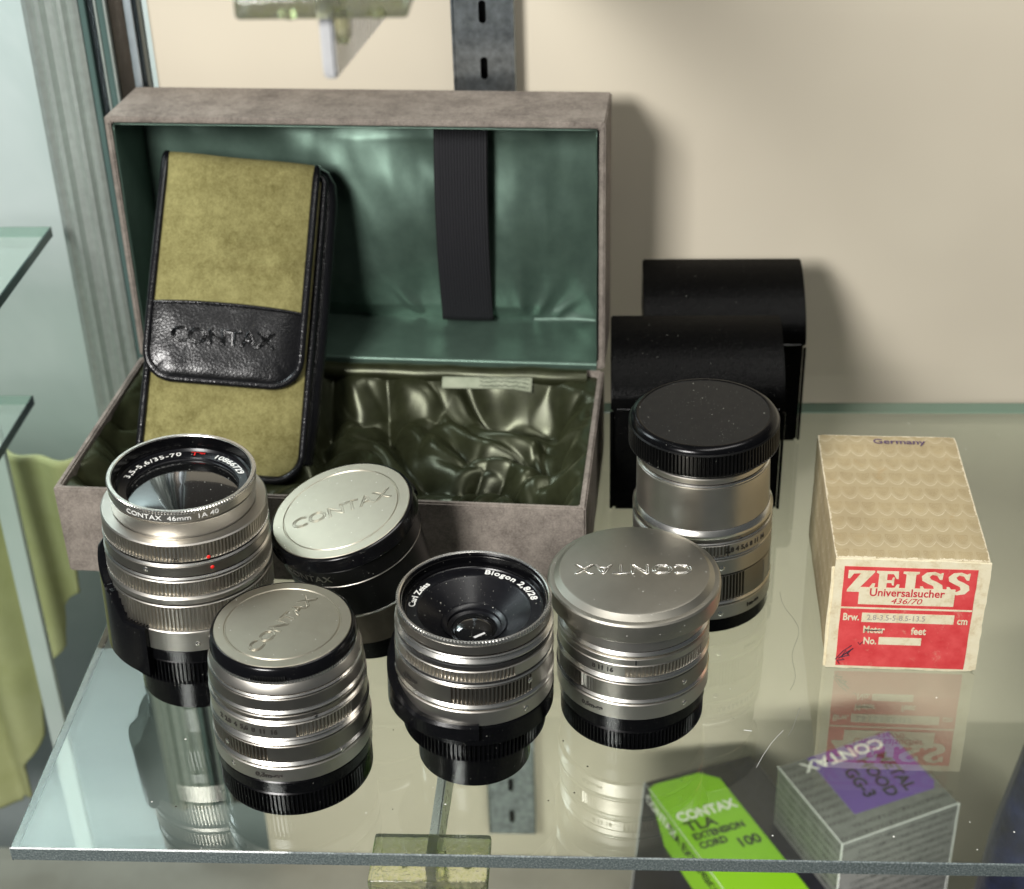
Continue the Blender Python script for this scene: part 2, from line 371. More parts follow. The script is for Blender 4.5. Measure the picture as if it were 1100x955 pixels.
def ring_fn(r, deg, z, slope=0):  # lettering on a flat ring, tops outward, reading clockwise
    a0 = R(deg)
    return lambda c: Vector(((r+c.y)*math.cos(a0-c.x/r), (r+c.y)*math.sin(a0-c.x/r), z+c.z+slope*c.y))
def xf(x, y, z, rz=0, rx=0, ry=0):
    return Matrix.Translation((x, y, z)) @ Matrix.Rotation(rz, 4, 'Z') @ Matrix.Rotation(ry, 4, 'Y') @ Matrix.Rotation(rx, 4, 'X')
def screw(parent, r, deg, z, rad=.085):
    me = lathe_me('screw', [(rad+.02, 0), (rad+.02, .012), (rad, .02), (rad-.02, .03), (.03, .03), (.025, 0), (.001, 0)], 20)
    m = Matrix.Rotation(R(deg), 4, 'Z') @ Matrix.Translation((r-.006, 0, z)) @ Matrix.Rotation(R(90), 4, 'Y'); me.transform(m)
    o = link('screw', me, 'bright', parent); return o
def dot(parent, r, deg, z, mat='red_paint', rad=.055):
    me = lathe_me('index_dot', [(rad, 0), (rad*.8, .02), (.001, .03)], 16)
    me.transform(Matrix.Rotation(R(deg), 4, 'Z') @ Matrix.Translation((r-.004, 0, z)) @ Matrix.Rotation(R(90), 4, 'Y')); return link('index_dot', me, mat, parent)

# ------------------------------------------------------------------ the setting
def wall_plane(name, x0, x1, z0, z1, y, mat, t=1.0):
    return tag(link(name, box_me(name, x0, x1, y, y+t, z0, z1), mat), kind='structure')
wall_plane('wall', -21.15, 75, -70, 23.5, 73.0, 'wall')
wall_plane('unseen_dark_panel', -21.15, 75, 23.5, 75, 73.2, 'added_dark_panel')  # added dark panel above the view, darkens what the shelf glass reflects
wall_plane('side_wall', -120, -21.3, -70, 75, 92.0, 'teal_wall')
tag(link('floor', box_me('floor', -70, 75, 20, 72.9, -36, -35), 'floor'), kind='structure')

# ------------------------------------------------------------------ glass shelf
def glass_shelf(x0, x1, y0, y1, z1, t, label, group, side='teal_edge'):
    e = empty('glass_shelf', (0, 0, 0), label=label, cat='shelf', group=group)
    c = .045
    vs = [(x0+c, y0+c, z1), (x1-c, y0+c, z1), (x1-c, y1-c, z1), (x0+c, y1-c, z1)]
    link('pane_top', mesh('pane_top', vs, [(0, 1, 2, 3)]), 'glass_top', e)
    link('pane_underside', mesh('pane_underside', [(x, y, z1-t) for x, y, z in vs], [(3, 2, 1, 0)]), 'glass_under', e)
    def strip(name, a, b, nrm, mat):
        prof = [(-c, 0), (0, -c), (0, -t+c), (-c, -t)]
        P_ = []
        for q in (a, b):
            for off, dz in prof: P_.append((q[0]+nrm[0]*off, q[1]+nrm[1]*off, z1+dz))
        if a[0] != b[0]:
            ...
        link(name, mesh(name, P_, [(i, i+1, i+5, i+4) for i in range(3)]), mat, e)
    strip('front_edge', (x0, y0), (x1, y0), (0, -1), 'glass_edge')
    strip('back_edge', (x0, y1), (x1, y1), (0, 1), 'green_edge')
    strip('side_edge', (x0, y0), (x0, y1), (-1, 0), 'glass_edge')
    strip('side_edge', (x1, y0), (x1, y1), (1, 0), side)
    return e
sh = glass_shelf(-20.35, 48, 38.79, 69.8, 0, .6, 'clear glass shelf with rough ground front edge carrying the lenses', None)
def scratch(pts, r, mat):
    link('scratch', tube_me('scratch', pts, r, 5), mat, sh)
scratch([(5.6, 43.3, .006), (5.9, 43.95, .006), (6.25, 44.6, .006), (6.5, 44.97, .006), (6.75, 45.3, .006)], .008, 'glint')
scratch([(6.6+1.2*math.sin(math.pi*(.25+.6*i/24))-.15*math.sin(i*.5), 53.9-6.3*i/24, .006) for i in range(25)], .0045, 'ink')
scratch([(7.5, 46.6, .006), (7.1, 45.4, .006), (6.9, 45.0, .006)], .008, 'scratch_dim')
scratch([(5.3, 45.3, .006), (5.6, 45.25, .006)], .012, 'glint')
scratch([(12.9, 49.2, .006), (13.2, 48.9, .006)], .009, 'scratch_dim')

# neighbouring shelves and cloth on the left
glass_shelf(-75, -26.47, 42, 69.8, 9.74, .55, 'bare glass shelf at upper left, higher of the two next door', 'shelves of the next cabinet')
glass_shelf(-75, -29.1, 42, 69.8, .4, .55, 'bare glass shelf at left edge, lower of the two next door', 'shelves of the next cabinet', 'dark_strip')
def cloth():
    out = [(-27.3, -3.6), (-27.6, -6), (-28.5, -9), (-28.9, -12.2), (-30.4, -14.2), (-30.7, -16.5), (-32.6, -19), (-32.9, -22.5), (-34.4, -25.5), (-34.6, -28), (-35.8, -29.4)]
    def fn(u, v):
        k = v*(len(out)-1); i = min(int(k), len(out)-2); f = k-i; f = f*f*(3-2*f)
        xr = out[i][0]*(1-f)+out[i+1][0]*f; z = out[i][1]*(1-(k-i))+out[i+1][1]*(k-i)
        x = xr-16*(1-u)
        return Vector((x, 71.2+.7*math.sin(x*.9+z*.12)+.35*math.sin(x*2.1+1)-.5*u, z))
    me = sheet('draped_cloth', 90, 60, fn)
    o = link('draped_cloth', me, 'cloth'); md = o.modifiers.new('s', 'SOLIDIFY'); md.thickness = .25
    tag(o, 'yellow green cloth with wavy edge hanging at lower left beyond the glass', 'cloth')
cloth()
tag(link('hanging_strip', box_me('hanging_strip', -31.3, -30.3, 67.5, 68.0, -29.9, -.3, .05), 'teal_wall'), 'pale narrow upright strip standing in front of the yellow green cloth', 'strip')

# ------------------------------------------------------------------ metal work at the back
def post():
    e = empty('corner_post', (-26, 72, -30), label='ribbed aluminium corner post with dark and green strips beside the cream wall', cat='post')
    z0, z1 = 0, 100
    prof = [(-.65, .9), (-.65, -.2), (-.35, -.45), (-.1, -.3), (.1, -.62), (.32, -.66), (.5, -.35), (.8, -.28), (1.0, -.4), (1.16, -.66), (1.34, -.62), (1.5, -.3), (1.8, -.42), (2.0, -.3), (2.0, .9)]
    link('extrusion', prism_me('extrusion', prof, z0, z1), 'alu', e)
    for nm, a, b, y0, mat in (('glass_edge', 2.02, 2.30, -.25, 'teal_edge'), ('dark_strip', 2.32, 2.66, .0, 'dark_strip'), ('bright_strip', 2.68, 2.80, -.15, 'alu'),
                              ('glass_edge', 2.82, 3.12, -.1, 'teal_edge'), ('bright_strip', 3.14, 3.26, -.2, 'alu'), ('bronze_strip', 3.28, 4.05, .1, 'bronze'),
                              ('blue_strip', 4.07, 4.45, -.15, 'alu_blue'), ('dark_strip', 4.47, 4.66, 0, 'dark_strip')):
        link(nm, box_me(nm, a, b, y0, .9, z0, z1, .03), mat, e)
post()
def rail():
    e = empty('slotted_rail', (-6.75, 71.9, -32), label='slotted steel shelf rail fixed upright to the cream wall', cat='rail')
    w = 2.62; link_z = 90
    # face plate as a grid of quads with stadium slots cut in two columns
    bm = bmesh.new(); slots = []
    z = 1.1
    while z < link_z-2: slots.append(z); z += 2.62
    sw, sl = .17, .72
    cx = w/2
    def quad(a, b, c, d): bm.faces.new([bm.verts.new((x, -.001, z)) for x, z in (a, b, c, d)])
    quad((0, 0), (cx-sw, 0), (cx-sw, link_z), (0, link_z)); quad((cx+sw, 0), (w, 0), (w, link_z), (cx+sw, link_z))
    prev = 0
    for s in slots:
        # strip between slots, with round slot ends
        arcb = [(cx+sw*math.cos(a), s-(-sw*math.sin(a))) for a in [math.pi+math.pi*i/8 for i in range(9)]]
        bm.faces.new([bm.verts.new((x, -.001, zz)) for x, zz in [(cx+sw, prev), (cx+sw, s)] + [(x, zz) for x, zz in reversed(arcb)][1:-1] + [(cx-sw, s), (cx-sw, prev)]] if prev == 0 else
                     [bm.verts.new((x, -.001, zz)) for x, zz in [(cx-sw*math.cos(math.pi*i/8), prev+sw*math.sin(math.pi*i/8)) for i in range(9)] + [(x, zz) for x, zz in reversed(arcb)]])
        for i in range(1): pass
        prev = s+sl
    me = bpy.data.meshes.new('face_plate'); bm.to_mesh(me); bm.free()
    o = link('face_plate', me, 'steel', e); md = o.modifiers.new('s', 'SOLIDIFY'); md.thickness = .12; md.offset = 0
    link('rail_flange', box_me('rail_flange', -.13, .0, -.12, 1.05, 0, link_z, .03), 'steel', e)
    link('rail_flange', box_me('rail_flange', w, w+.13, -.12, 1.05, 0, link_z, .03), 'steel', e)
    link('rail_back', box_me('rail_back', .01, w-.01, .8, 1.05, 0, link_z), 'ink', e)
rail()
def bracket(z, front, zf, label):
    e = empty('shelf_bracket', (0, 0, z), label=label, cat='bracket', group='cantilever brackets on the slotted rail')
    x0, y0 = front; x1, y1 = -5.45, 71.8
    L = math.hypot(x1-x0, y1-y0); d = Vector((x1-x0, y1-y0, 0))/L; nrm = Vector((d.y, -d.x, 0))
    top = -.12; prof = [(0, top+.6 if z > 5 else top), (0, -zf+.25), (.12, -zf), (.35, -zf-.02), (L, -zf-3.4), (L, top)]
    def fn(v): return Vector((x0, y0, 0))+d*v.x+nrm*v.z+Vector((0, 0, v.y))
    link('arm', prism_me('arm', prof, -.17, .17, fn, .06), 'steel_bright', e)
    pd = empty('pad', (0, 0, 0)); pd.parent = e
    bpy.data.objects.remove(pd)
    c = Vector((x0, y0, 0))
    link('plastic_pad', box_me('plastic_pad', c.x-2.05, c.x+2.05, y0-(.55 if z > 5 else .95), y0+(1.9 if z > 5 else 1.35), -.56, -.02, .12, 3), 'plastic', e)
    for sx in (-.9, 1.2):
        link('pad_foot', lathe_me('pad_foot', [(.001, -.78), (.16, -.78), (.2, -.7), (.22, -.5)], 20), 'plastic', e, (c.x+sx, y0+.4, 0))
    link('pad_clip', box_me('pad_clip', c.x+.22, c.x+.5, y0+.1, y0+.8, -1.35, -.5, .06), 'plastic', e)
bracket(29.75, (-6.55, 37.2), 2.2, 'steel bracket with yellowish plastic pad hanging down at the top edge')
bracket(-.6, (-5.85, 39.1), 1.6, 'steel bracket with yellowish plastic pad under the glass front edge')

# ------------------------------------------------------------------ presentation box
def open_box_me(name, w, h, d, t, bev=.07):
    o = [(x, y, z) for z in (0, d) for y in (0, h) for x in (0, w)]
    i = [(x, y, z) for z in (t, d) for y in (t, h-t) for x in (t, w-t)]
    vs = o+i
    fs = [(0, 1, 3, 2), (0, 4, 5, 1), (2, 3, 7, 6), (0, 2, 6, 4), (1, 5, 7, 3), (8, 10, 11, 9), (8, 9, 13, 12), (10, 14, 15, 11), (8, 12, 14, 10), (9, 11, 15, 13),
          (4, 12, 13, 5), (5, 13, 15, 7), (7, 15, 14, 6), (6, 14, 12, 4)]
    bm = bmesh.new(); bv = [bm.verts.new(v) for v in vs]
    for f in fs: bm.faces.new([bv[k] for k in f])
    bmesh.ops.recalc_face_normals(bm, faces=bm.faces)
    bmesh.ops.bevel(bm, geom=[e for e in bm.edges if all(v.index < 0 or True for v in e.verts)], offset=bev, segments=2, affect='EDGES')
    me = bpy.data.meshes.new(name); bm.to_mesh(me); bm.free()
    me.polygons.foreach_set('use_smooth', [True]*len(me.polygons)); me.set_sharp_from_angle(angle=R(45)); return me
BX = empty('presentation_box', (-22.95, 55.07, 0), (0, 0, -.0642), label='open taupe velvet box with green satin lining behind the lenses', cat='box')
BW, BD, BH, LD = 22.38, 11.75, 4.267, 4.513
link('tray', open_box_me('tray', BW, BD, BH, .27), 'taupe', BX)
lid = link('lid', open_box_me('lid', BW, BD+.1, LD, .27), 'taupe', BX)
lid.data.transform(Matrix(((1, 0, 0, 0), (0, 0, -1, LD), (0, 1, 0, 0), (0, 0, 0, 1))))
lid.location = (0, BD+.02, BH+.01); lid.rotation_euler = (-.032, 0, 0)
# satin of the lid: back panel curving forward at the foot, walls on both sides and above
def lid_back(u, v):
    x = .36+(BW-.72)*u; t = v
    k = .17
    if t < .05: s = t/.05; y = -.09; z = -.22+.56*s
    elif t < k: s = (t-.05)/(k-.05); y = -.09+(LD-.56)*s; z = .34+.10*s+.25*s**5
    else: s = (t-k)/(1-k); y = LD-.65+.10*s; z = .69+(BD-1.11)*s
    q = 1.0*math.exp(-((x-12.5)/5.0)**2-((z-5.5)/4.5)**2)+.5*math.exp(-((x-17.6)/1.3)**2-((z-4.5)/3.5)**2)+noise.noise(Vector((x*.22, z*.20, 3)))*.45+noise.noise(Vector((x*.42+z*.2, z*.25, 13)))*.28+noise.noise(Vector((x*.9, z*.5+x*.4, 7)))*.07
    q += .16*0*math.exp(-((z-1.5-.07*(x-15))/.30)**2)*(.6+.6*noise.noise(Vector((x*.8, 1, 1))))
    for fx, fz, an, am in ((BW-2.6, .9, .75, .30), (BW-3.5, .9, 1.1, .2), (BW-4.2, .9, 1.6, .25), (13.2, .9, 2.2, .25), (8.0, .9, 1.7, .2), (BW-.6, .9, 1.9, .2)):
        dx, dz = x-fx, z-fz; al = dx*math.cos(an)+dz*math.sin(an); pe = -dx*math.sin(an)+dz*math.cos(an)
        if al > 0: q += am*math.exp(-(pe/(.16+al*.13))**2)*math.exp(-al/2.2)
    edge = max(0, min(u, 1-u, 1-v, .12, max(0, v-.17)*2))/.12
    yy = y-q*edge*.9
    if t > k: lim = LD-.42; yy = min(yy, lim) if yy < lim-.15 else lim-.15+.15*math.tanh((yy-lim+.15)/.15)
    return Vector((x, yy, z))
link('back_lining', sheet('back_lining', 200, 130, lid_back, 80), 'teal_satin', lid)
def side(u, v, x, s):
    y = .12+(LD-.5)*u; z = .4+(BD-.75)*v
    return Vector((x+s*(.02+.03*noise.noise(Vector((y, z*.6, x)))), y, z))
for x, s in ((.34, 1), (BW-.34, -1)):
    o = link('side_lining', sheet('side_lining', 20, 40, lambda u, v: side(u, v, x, s), 80), 'teal_satin', lid); md = o.modifiers.new('s', 'SOLIDIFY'); md.thickness = .05
o = link('top_lining', sheet('top_lining', 60, 10, lambda u, v: Vector((.36+(BW-.72)*u, .12+(LD-.5)*v, BD-.26)), 80), 'teal_satin', lid); o.modifiers.new('s', 'SOLIDIFY').thickness = .05
def strap(u, v):
    x = 14.32+2.5*u-.03*(1-v); z = .80+(BD-1.2)*v
    return Vector((x, LD-1.95+.9*(1-math.sin(math.pi*min(1,max(0,v*.9+.05))))-.06*math.sin(math.pi*u), z))
o = link('elastic_strap', sheet('elastic_strap', 12, 40, strap, 80), 'elastic', lid); md = o.modifiers.new('s', 'SOLIDIFY'); md.thickness = .1

# crumpled satin in the tray
def fold_height(x, y):
    N = lambda a, b, c: noise.noise(Vector((a, b, c)))
    # domain warp so that the folds wander and pinch
    wx = x+1.5*N(x*.22, y*.25, 2.3)+.45*N(x*.6, y*.6, 6.1); wy = y+1.5*N(x*.25, y*.22, 9.1)+.45*N(x*.6, y*.6, 3.3)
    def fold(angle, period, off, sharp=.012):
        t = (wx*math.cos(angle)+wy*math.sin(angle))/period+off
        return math.sqrt(math.sin(math.pi*t)**2+sharp)**.9
    k = max(0, min(1, .5+2.4*N(wx*.2, wy*.22, 5.7))); k = k*k*(3-2*k)
    m = max(0, min(1, .5+2.2*N(wx*.3, wy*.3, 25.7)))
    h = .95+1.25*(k*fold(.25, 3.1, .2)+(1-k)*fold(1.25, 2.7, .4))+.42*(m*fold(-.6, 1.5, .1)+(1-m)*fold(.9, 1.3, .6))
    h += .4*N(x*.25, y*.3, 15)
    dx = min(x-.3, BW-.3-x); db = BD-.3-y; df = y-.3
    rim = max(0, 1-dx/1.7)**1.4*2.6+max(0, 1-db/1.9)**1.25*2.9+max(0, 1-df/1.0)**1.4*1.8
    # hollow where a lens used to lie
    h -= .75*math.exp(-((x-16.6)/2.4)**2-((y-4.6)/2.2)**2)
    h += min(rim, 3.0)
    top = BH-.22
    return top-.30*math.log1p(math.exp(min(30, (top-h)/.30)))
o = link('satin_lining', sheet('satin_lining', 360, 190, lambda u, v: Vector((.29+(BW-.58)*u, .29+(BD-.58)*v, fold_height(.29+(BW-.58)*u, .29+(BD-.58)*v))), 180), 'olive_satin', BX)
md = o.modifiers.new('soft', 'SMOOTH'); md.factor = .5; md.iterations = 1
o = link('satin_roll', tube_me('satin_roll', [(.6+.5*i, BD-.42+.03*math.sin(i*.9), BH-.22+.05*noise.noise(Vector((i*.4, 0, 0)))) for i in range(43)], lambda t: .43+.03*math.sin(t*23), 14), 'olive_satin', BX)
# paper slip tucked behind the satin
def slip(u, v):
    return Vector((14.9+4.2*u, BD-.95-.42*v-.12*u+.25*(u*u), BH-.10+.02-.40*(1-(1-v))*v+.05*math.sin(u*3)-.5*max(0, u-.8)*4*v*.4))
o = tag(link('paper_slip', sheet('paper_slip', 30, 10, slip, 80), 'slip'), 'small pale printed paper slip tucked at the back of the satin', 'paper slip')
o.modifiers.new('s', 'SOLIDIFY').thickness = .02; o.location = BX.location; o.rotation_euler = BX.rotation_euler
rs = random.Random(4)
for vv in (.30, .58, .84):
    pts = [slip(.42+.55*i/70, vv+rs.uniform(-.09, .09)*(1 if i % 9 else 0))+Vector((0, -.01, .03)) for i in range(71)]
    link('faded_writing', tube_me('faded_writing', pts, .011, 4), 'ink', o)

# ------------------------------------------------------------------ velvet lens pouch
def pouch():
    e = empty('lens_pouch', (-16.82, 58.53, 2.76), label='olive velvet pouch with black leather flap leaning inside the open box', cat='pouch')
    a, b, c = -.678, .189, .215
    e.location.z -= .12
    e.rotation_euler = (Matrix.Rotation(c, 4, 'Z') @ Matrix.Rotation(a, 4, 'X') @ Matrix.Rotation(b, 4, 'Y')).to_euler()
    # local axes: x right, z up along the pouch, -y out of its front
    Wd, L, T = 7.1, 14.2, 1.9
    def outline(w, z0, z1, rb, rt, n=10):
        P_ = []
        for cx, cz, r, a0 in ((w/2-rb, z0+rb, rb, -90), (w/2-rt, z1-rt, rt, 0), (-w/2+rt, z1-rt, rt, 90), (-w/2+rb, z0+rb, rb, 180)):
            for i in range(n+1): an = R(a0+90*i/n); P_.append((cx+r*math.cos(an), cz+r*math.sin(an)))
        return P_
    # body: rounded slab
    ol = outline(Wd-.1, .05, L-.1, 1.1, .35)
    def loft(name, ol, ys, mat, par):
        n = len(ol); vs = []
        for y, s in ys:
            for x, z in ol: vs.append((x*(1-2*s/Wd), y, z if s == 0 else (z-L/2)*(1-2*s/L)+L/2))
        fs = [(j*n+i, j*n+(i+1) % n, (j+1)*n+(i+1) % n, (j+1)*n+i) for j in range(len(ys)-1) for i in range(n)]
        fs += [tuple(range(n)), tuple((len(ys)-1)*n+i for i in range(n))]
        return link(name, mesh(name, vs, fs, 40), mat, par)
    loft('gusset', ol, [(0, .12), (.1, .02), (.2, 0), (T-.3, 0), (T-.1, .05), (T, .2)], 'leather', e)
    def puff(w, z0, z1, y, amp):
        def fn(u, v):
            x = -w/2+w*u; z = z0+(z1-z0)*v
            b_ = (1-(2*u-1)**4)*(1-(2*v-1)**6)
            q = amp*1.3*b_+.14*noise.noise(Vector((x*.5, z*.4, 1)))*b_+.03*noise.noise(Vector((x*1.3, z*1.6, 4)))*b_
            rc = 1.0; dx = max(0, abs(x)-(w/2-rc))/rc; dz = max(0, (z0+rc)-z)/rc
            if dx > 0 and dz > 0:
                k = math.hypot(dx, dz)
                if k > 1: x = math.copysign(w/2-rc+dx/k*rc, x); z = z0+rc-dz/k*rc
            return Vector((x, y-q, z))
        return fn
    link('front_panel', sheet('front_panel', 60, 100, puff(Wd-.35, .2, L-.3, -.02, .22), 80), 'olive_velvet', e)
    # piping round the body
    pl = [(x, -.03, z) for x, z in outline(Wd, 0, L-.1, 1.2, .4)]
    link('body_piping', tube_me('body_piping', pl, .17, 10, True), 'piping', e)
    pl = [(x, T-.35, z) for x, z in outline(Wd, 0, L-.1, 1.2, .4)]
    link('back_piping', tube_me('back_piping', pl, .15, 10, True), 'piping', e)
    link('side_gusset', tube_me('side_gusset', [(Wd/2+.05, .8, .9), (Wd/2+.2, .8, 3), (Wd/2+.26, .75, L*.5), (Wd/2+.22, .65, L-1.2), (Wd/2+.1, .5, L-.45), (Wd/2-.15, .42, L-.1), (Wd/2-.5, .42, L+.05)], .44, 12), 'piping', e)
    # flap: from the back over the top and down the front
    Fw, fx = 6.75, -.22
    zt, zs, zb = L+.12, 7.45, 4.15
    def flap_y(z): return -.42-.22*math.sin(math.pi*max(0, min(1, (z-zb)/(zt-zb))))
    def wr(x, z): return .12*noise.noise(Vector((x*.5, z*.6, 8)))+.09*math.exp(-((z-9.6-.12*x+.3*math.sin(x))/.22)**2)*(1 if x > -.5 else .3)+.075*math.exp(-((z-10.4-.1*x)/.2)**2)*(1 if x > 0 else .2)+.02*noise.noise(Vector((x*2, z*1.4, 3)))
    def fl_velvet(u, v):
        x = -Fw/2+Fw*u
        # v 0..0.8 front, 0.8..1 round the top
        if v < .78: z0_ = zs+.10*(1-(2*u-1)**2); z = z0_+(zt-.45-z0_)*(v/.78); y = flap_y(z)
        else:
            an = (v-.78)/.22*R(115); r = .62; z = zt-.45+r*math.sin(an); y = flap_y(zt-.45)+r*(1-math.cos(an))
        return Vector((x+fx, y-(.26*(1-abs(2*u-1)**3.5) if v < .7 else .26*(1-abs(2*u-1)**3.5)*(1-v)/.3+.17*(v-.7)/.3)-wr(x, z)*(1-(2*u-1)**8), z+(.12*max(0, v-.78)/.22)))
    o = link('flap', sheet('flap', 70, 90, fl_velvet, 80), 'olive_velvet', e)
    rc = 1.25
    def fl_lea(u, v):
        x = -Fw/2+Fw*u; z = zb+(zs-zb)*v
        top = .12*(1-(2*u-1)**2)*v; z += top
        dx = max(0, abs(x)-(Fw/2-rc))/rc; dz = max(0, (zb+rc)-z)/rc
        if dx > 0 and dz > 0:
            k = max(dx, dz)/math.hypot(dx, dz); x = math.copysign(Fw/2-rc+dx*k*rc, x); z = zb+rc-dz*k*rc
        e_ = (1-(2*u-1)**6)*(1-max(0, 1-2*v)**8)
        return Vector((x+fx, flap_y(z)-.03-.2*e_-.03*noise.noise(Vector((x, z, 2)))*e_, z))
    link('leather_tip', sheet('leather_tip', 70, 50, fl_lea, 80), 'leather', e)
    link('seam', tube_me('seam', [(fx-Fw/2+Fw*i/20, flap_y(zs)-.27*(1-abs(2*i/20-1)**4)-.03, zs+.0+.12*(1-(2*i/20-1)**2)) for i in range(21)], .085, 8), 'piping', e)
    # piping round the flap
    pts = []
    for i in range(14): z = zt-.45-(zt-.45-zb-rc)*i/13; pts.append((fx+Fw/2, flap_y(z)-.02, z))
    for i in range(1, 10): an = R(90*i/9); z = zb+rc-rc*math.sin(an); pts.append((fx+Fw/2-rc+rc*math.cos(an), flap_y(z)-.02, z))
    lft = [(2*fx-x, y, z) for x, y, z in reversed(pts)]
    over = [(fx+Fw/2, flap_y(zt-.45)+.62*(1-math.cos(an)), zt-.45+.62*math.sin(an)) for an in [R(100-100*i/8) for i in range(8)]]
    pts = over+pts+lft+[(2*fx-x, y, z) for x, y, z in reversed(over)]
    link('flap_piping', tube_me('flap_piping', pts, .18, 12), 'piping', e)
    # flap edge leather side
    me = sheet('flap_side', 12, 4, lambda u, v: Vector((fx+Fw/2+.02, (-.4+2.0*v), zt-.6-.5*0+.0+u*.55)), 80)
    link('flap_hinge', box_me('flap_hinge', fx-Fw/2, fx+Fw/2+.12, -.3, T-.05, L-.75, L+.22, .28, 4), 'leather', e)
    bpy.data.meshes.remove(me)
    def tf(c):
        return Vector((fx-.12+c.x, flap_y(6.05+c.y)-.285-c.z*.8, 6.05+c.y))
    for w_, m_ in ((.026, 'emboss'),):
        text('embossed_name', 'CONTAX', .98, m_, e, fn=tf, mode='line', line=.034, sx=1.08)
pouch()

# ------------------------------------------------------------------ black leather cases
def case(loc, rz, label):
    e = empty('leather_case', loc, (0, 0, rz), label=label, cat='case', group='black leather lens cases')
    w = 7.5
    def prof_me(name, pr, x0, x1, bev):
        return prism_me(name, pr, x0, x1, lambda v: Vector((v.z, v.x, v.y)), bev)
    body = [(0, 0), (0, 5.4), (.25, 5.9), (3.8, 7.3), (3.8, 0)]
    link('case_body', prof_me('case_body', body, .1, w-.1, .12), 'leatherette', e)
    def arc(i): t = i/10; return (-.1+.05*t+3.95*t**1.35, 5.65+2.2*math.sin(t*math.pi/2)**1.0)
    outer = [(-.10, 5.0)]+[arc(i) for i in range(11)]+[(3.9, 5.5)]
    inner = [(x-.0 if i == len(outer)-1 else x+.10, z-.10) for i, (x, z) in enumerate(outer)]
    fl = [(-.10, 5.2)]+[arc(i) for i in range(11)]+[(3.92, 5.4), (3.82, 5.4), (3.8, 7.2), (.2, 5.5), (.02, 5.2)]
    link('case_flap', prof_me('case_flap', fl, 0, w, .06), 'leatherette', e)
    link('flap_seam', tube_me('flap_seam', [(.25+7.0*i/30, -.14-.01*math.sin(i), 5.32+.015*math.sin(i*1.7)) for i in range(31)], .035, 6), 'leather', e)
    link('snap', lathe_me('snap', [(.3, 0), (.28, .06), (.15, .1), (.001, .11)], 24), 'black', e, (w/2, -.11, 5.5), (R(90), 0, 0))
    for x in (.03, w-.03):
        link('stitched_edge', tube_me('stitched_edge', [(x, -.02, .15), (x, -.03, 2), (x, -.02, 5.1)], .07, 8), 'leatherette', e)
case((.42, 60.0, 0), 0.0, 'nearer black leather case, front one of two beside the open box')
case((1.95, 66.0, 0), 0.0, 'farther black leather case standing against the wall behind the other')

# ------------------------------------------------------------------ lenses
def lens(name, x, y, tilt, label, rz=0):
    e = empty(name, (x, y, 0), label=label, cat='camera lens', group='silver and black camera lenses')
    e.rotation_euler = (tilt[1], tilt[0], rz); return e
def core(e, z0, z1, r, mat='ink'):
    link('barrel', lathe_me('barrel', [(r, z0), (r, z1)], 96, None, True, True), mat, e)
def snap_cap(e, z, rf, rb, h, rot, ts, tabs=True):
    """pinch cap: silver disc set in a black rim; z = height of the disc"""
    link('cap_rim', lathe_me('cap_rim', [(rb-.15, z-h), (rb-.03, z-h), (rb, z-h+.04), (rb-.02, z-h*.5), (rf+.10, z-.07), (rf+.05, z-.02), (rf+.02, z-.01), (rf, z-.05), (rf-.2, z-.1)], 140), 'hood_black', e)
    q = link('cap_face', lathe_me('cap_face', [(rf-.01, z-.1), (rf-.01, z-.015), (rf-.03, z), (rf*.84+.03, z), (rf*.84, z-.03), (rf*.84-.03, z-.03), (rf*.84-.06, z), (.001, z+.01)], 140), 'cap_silver', e)
    mt = Matrix.Translation((0, 0, z+.012)) @ Matrix.Rotation(R(rot), 4, 'Z')
    text('cap_name', 'CONTAX', ts, 'cap_silver', q, mtx=mt, mode='line', line=.016, sx=1.16)
    if tabs:
        for a in (-92, 88):
            vs = []; me = lathe_me('t', [(rb+.06, 0), (rb+.06, 1)], 8); bpy.data.meshes.remove(me)
            patch(e, 'release_tab', lambda t: (z-h*.97, z-h*.55), a-13, a+13, rb-.1, rb+.07, 'black_matt', 26, .035)
def patch(e, name, zf, a0, a1, ri, ro, mat, n=40, rib=0, bev=0, rof=None):
    """curved plate on a barrel between two angles; zf(t) -> (z0, z1); rib = depth of ribs"""
    vs, fs = [], []
    m = 6
    for i in range(n+1):
        t = i/n; a = R(a0+(a1-a0)*t); z0, z1 = zf(t); r = ro if rof is None else rof(t)
        if rib and i % 2: r -= rib
        c = min(.05, (r-ri)*.4)
        if bev: c = bev
        for rr, zz in ((ri, z0), (r-c, z0), (r, z0+c), (r, z1-c), (r-c, z1), (ri, z1)): vs.append((rr*math.cos(a), rr*math.sin(a), zz))
    for i in range(n):
        for k in range(m): a = i*m+k; b = i*m+(k+1) % m; fs.append((a, b, b+m, a+m))
    fs += [tuple(range(m)), tuple(n*m+k for k in range(m))]
    return link(name, mesh(name, vs, fs, 35), mat, e)
def rear_cap(e, z1, r, ribs, zplain=None, rplain=None, mat='black'):
    g = ring(e, 'rear_cap', 0.0 if zplain is None else zplain, z1, r, mat, .05, knurl=(ribs, .10, None, None), depth=.5)
    link('cap_base', lathe_me('cap_base', [(.001, .004), (r-.1 if rplain is None else rplain-.06, .004), (r-.06 if rplain is None else rplain, .05), (r-.06 if rplain is None else rplain, .1 if zplain is None else zplain+.02)], 96), mat, e)
def upper_lip(e, z0, z1, r):
    ring(e, 'lock_ring', z0, z1, r, 'black', .05, depth=.5)

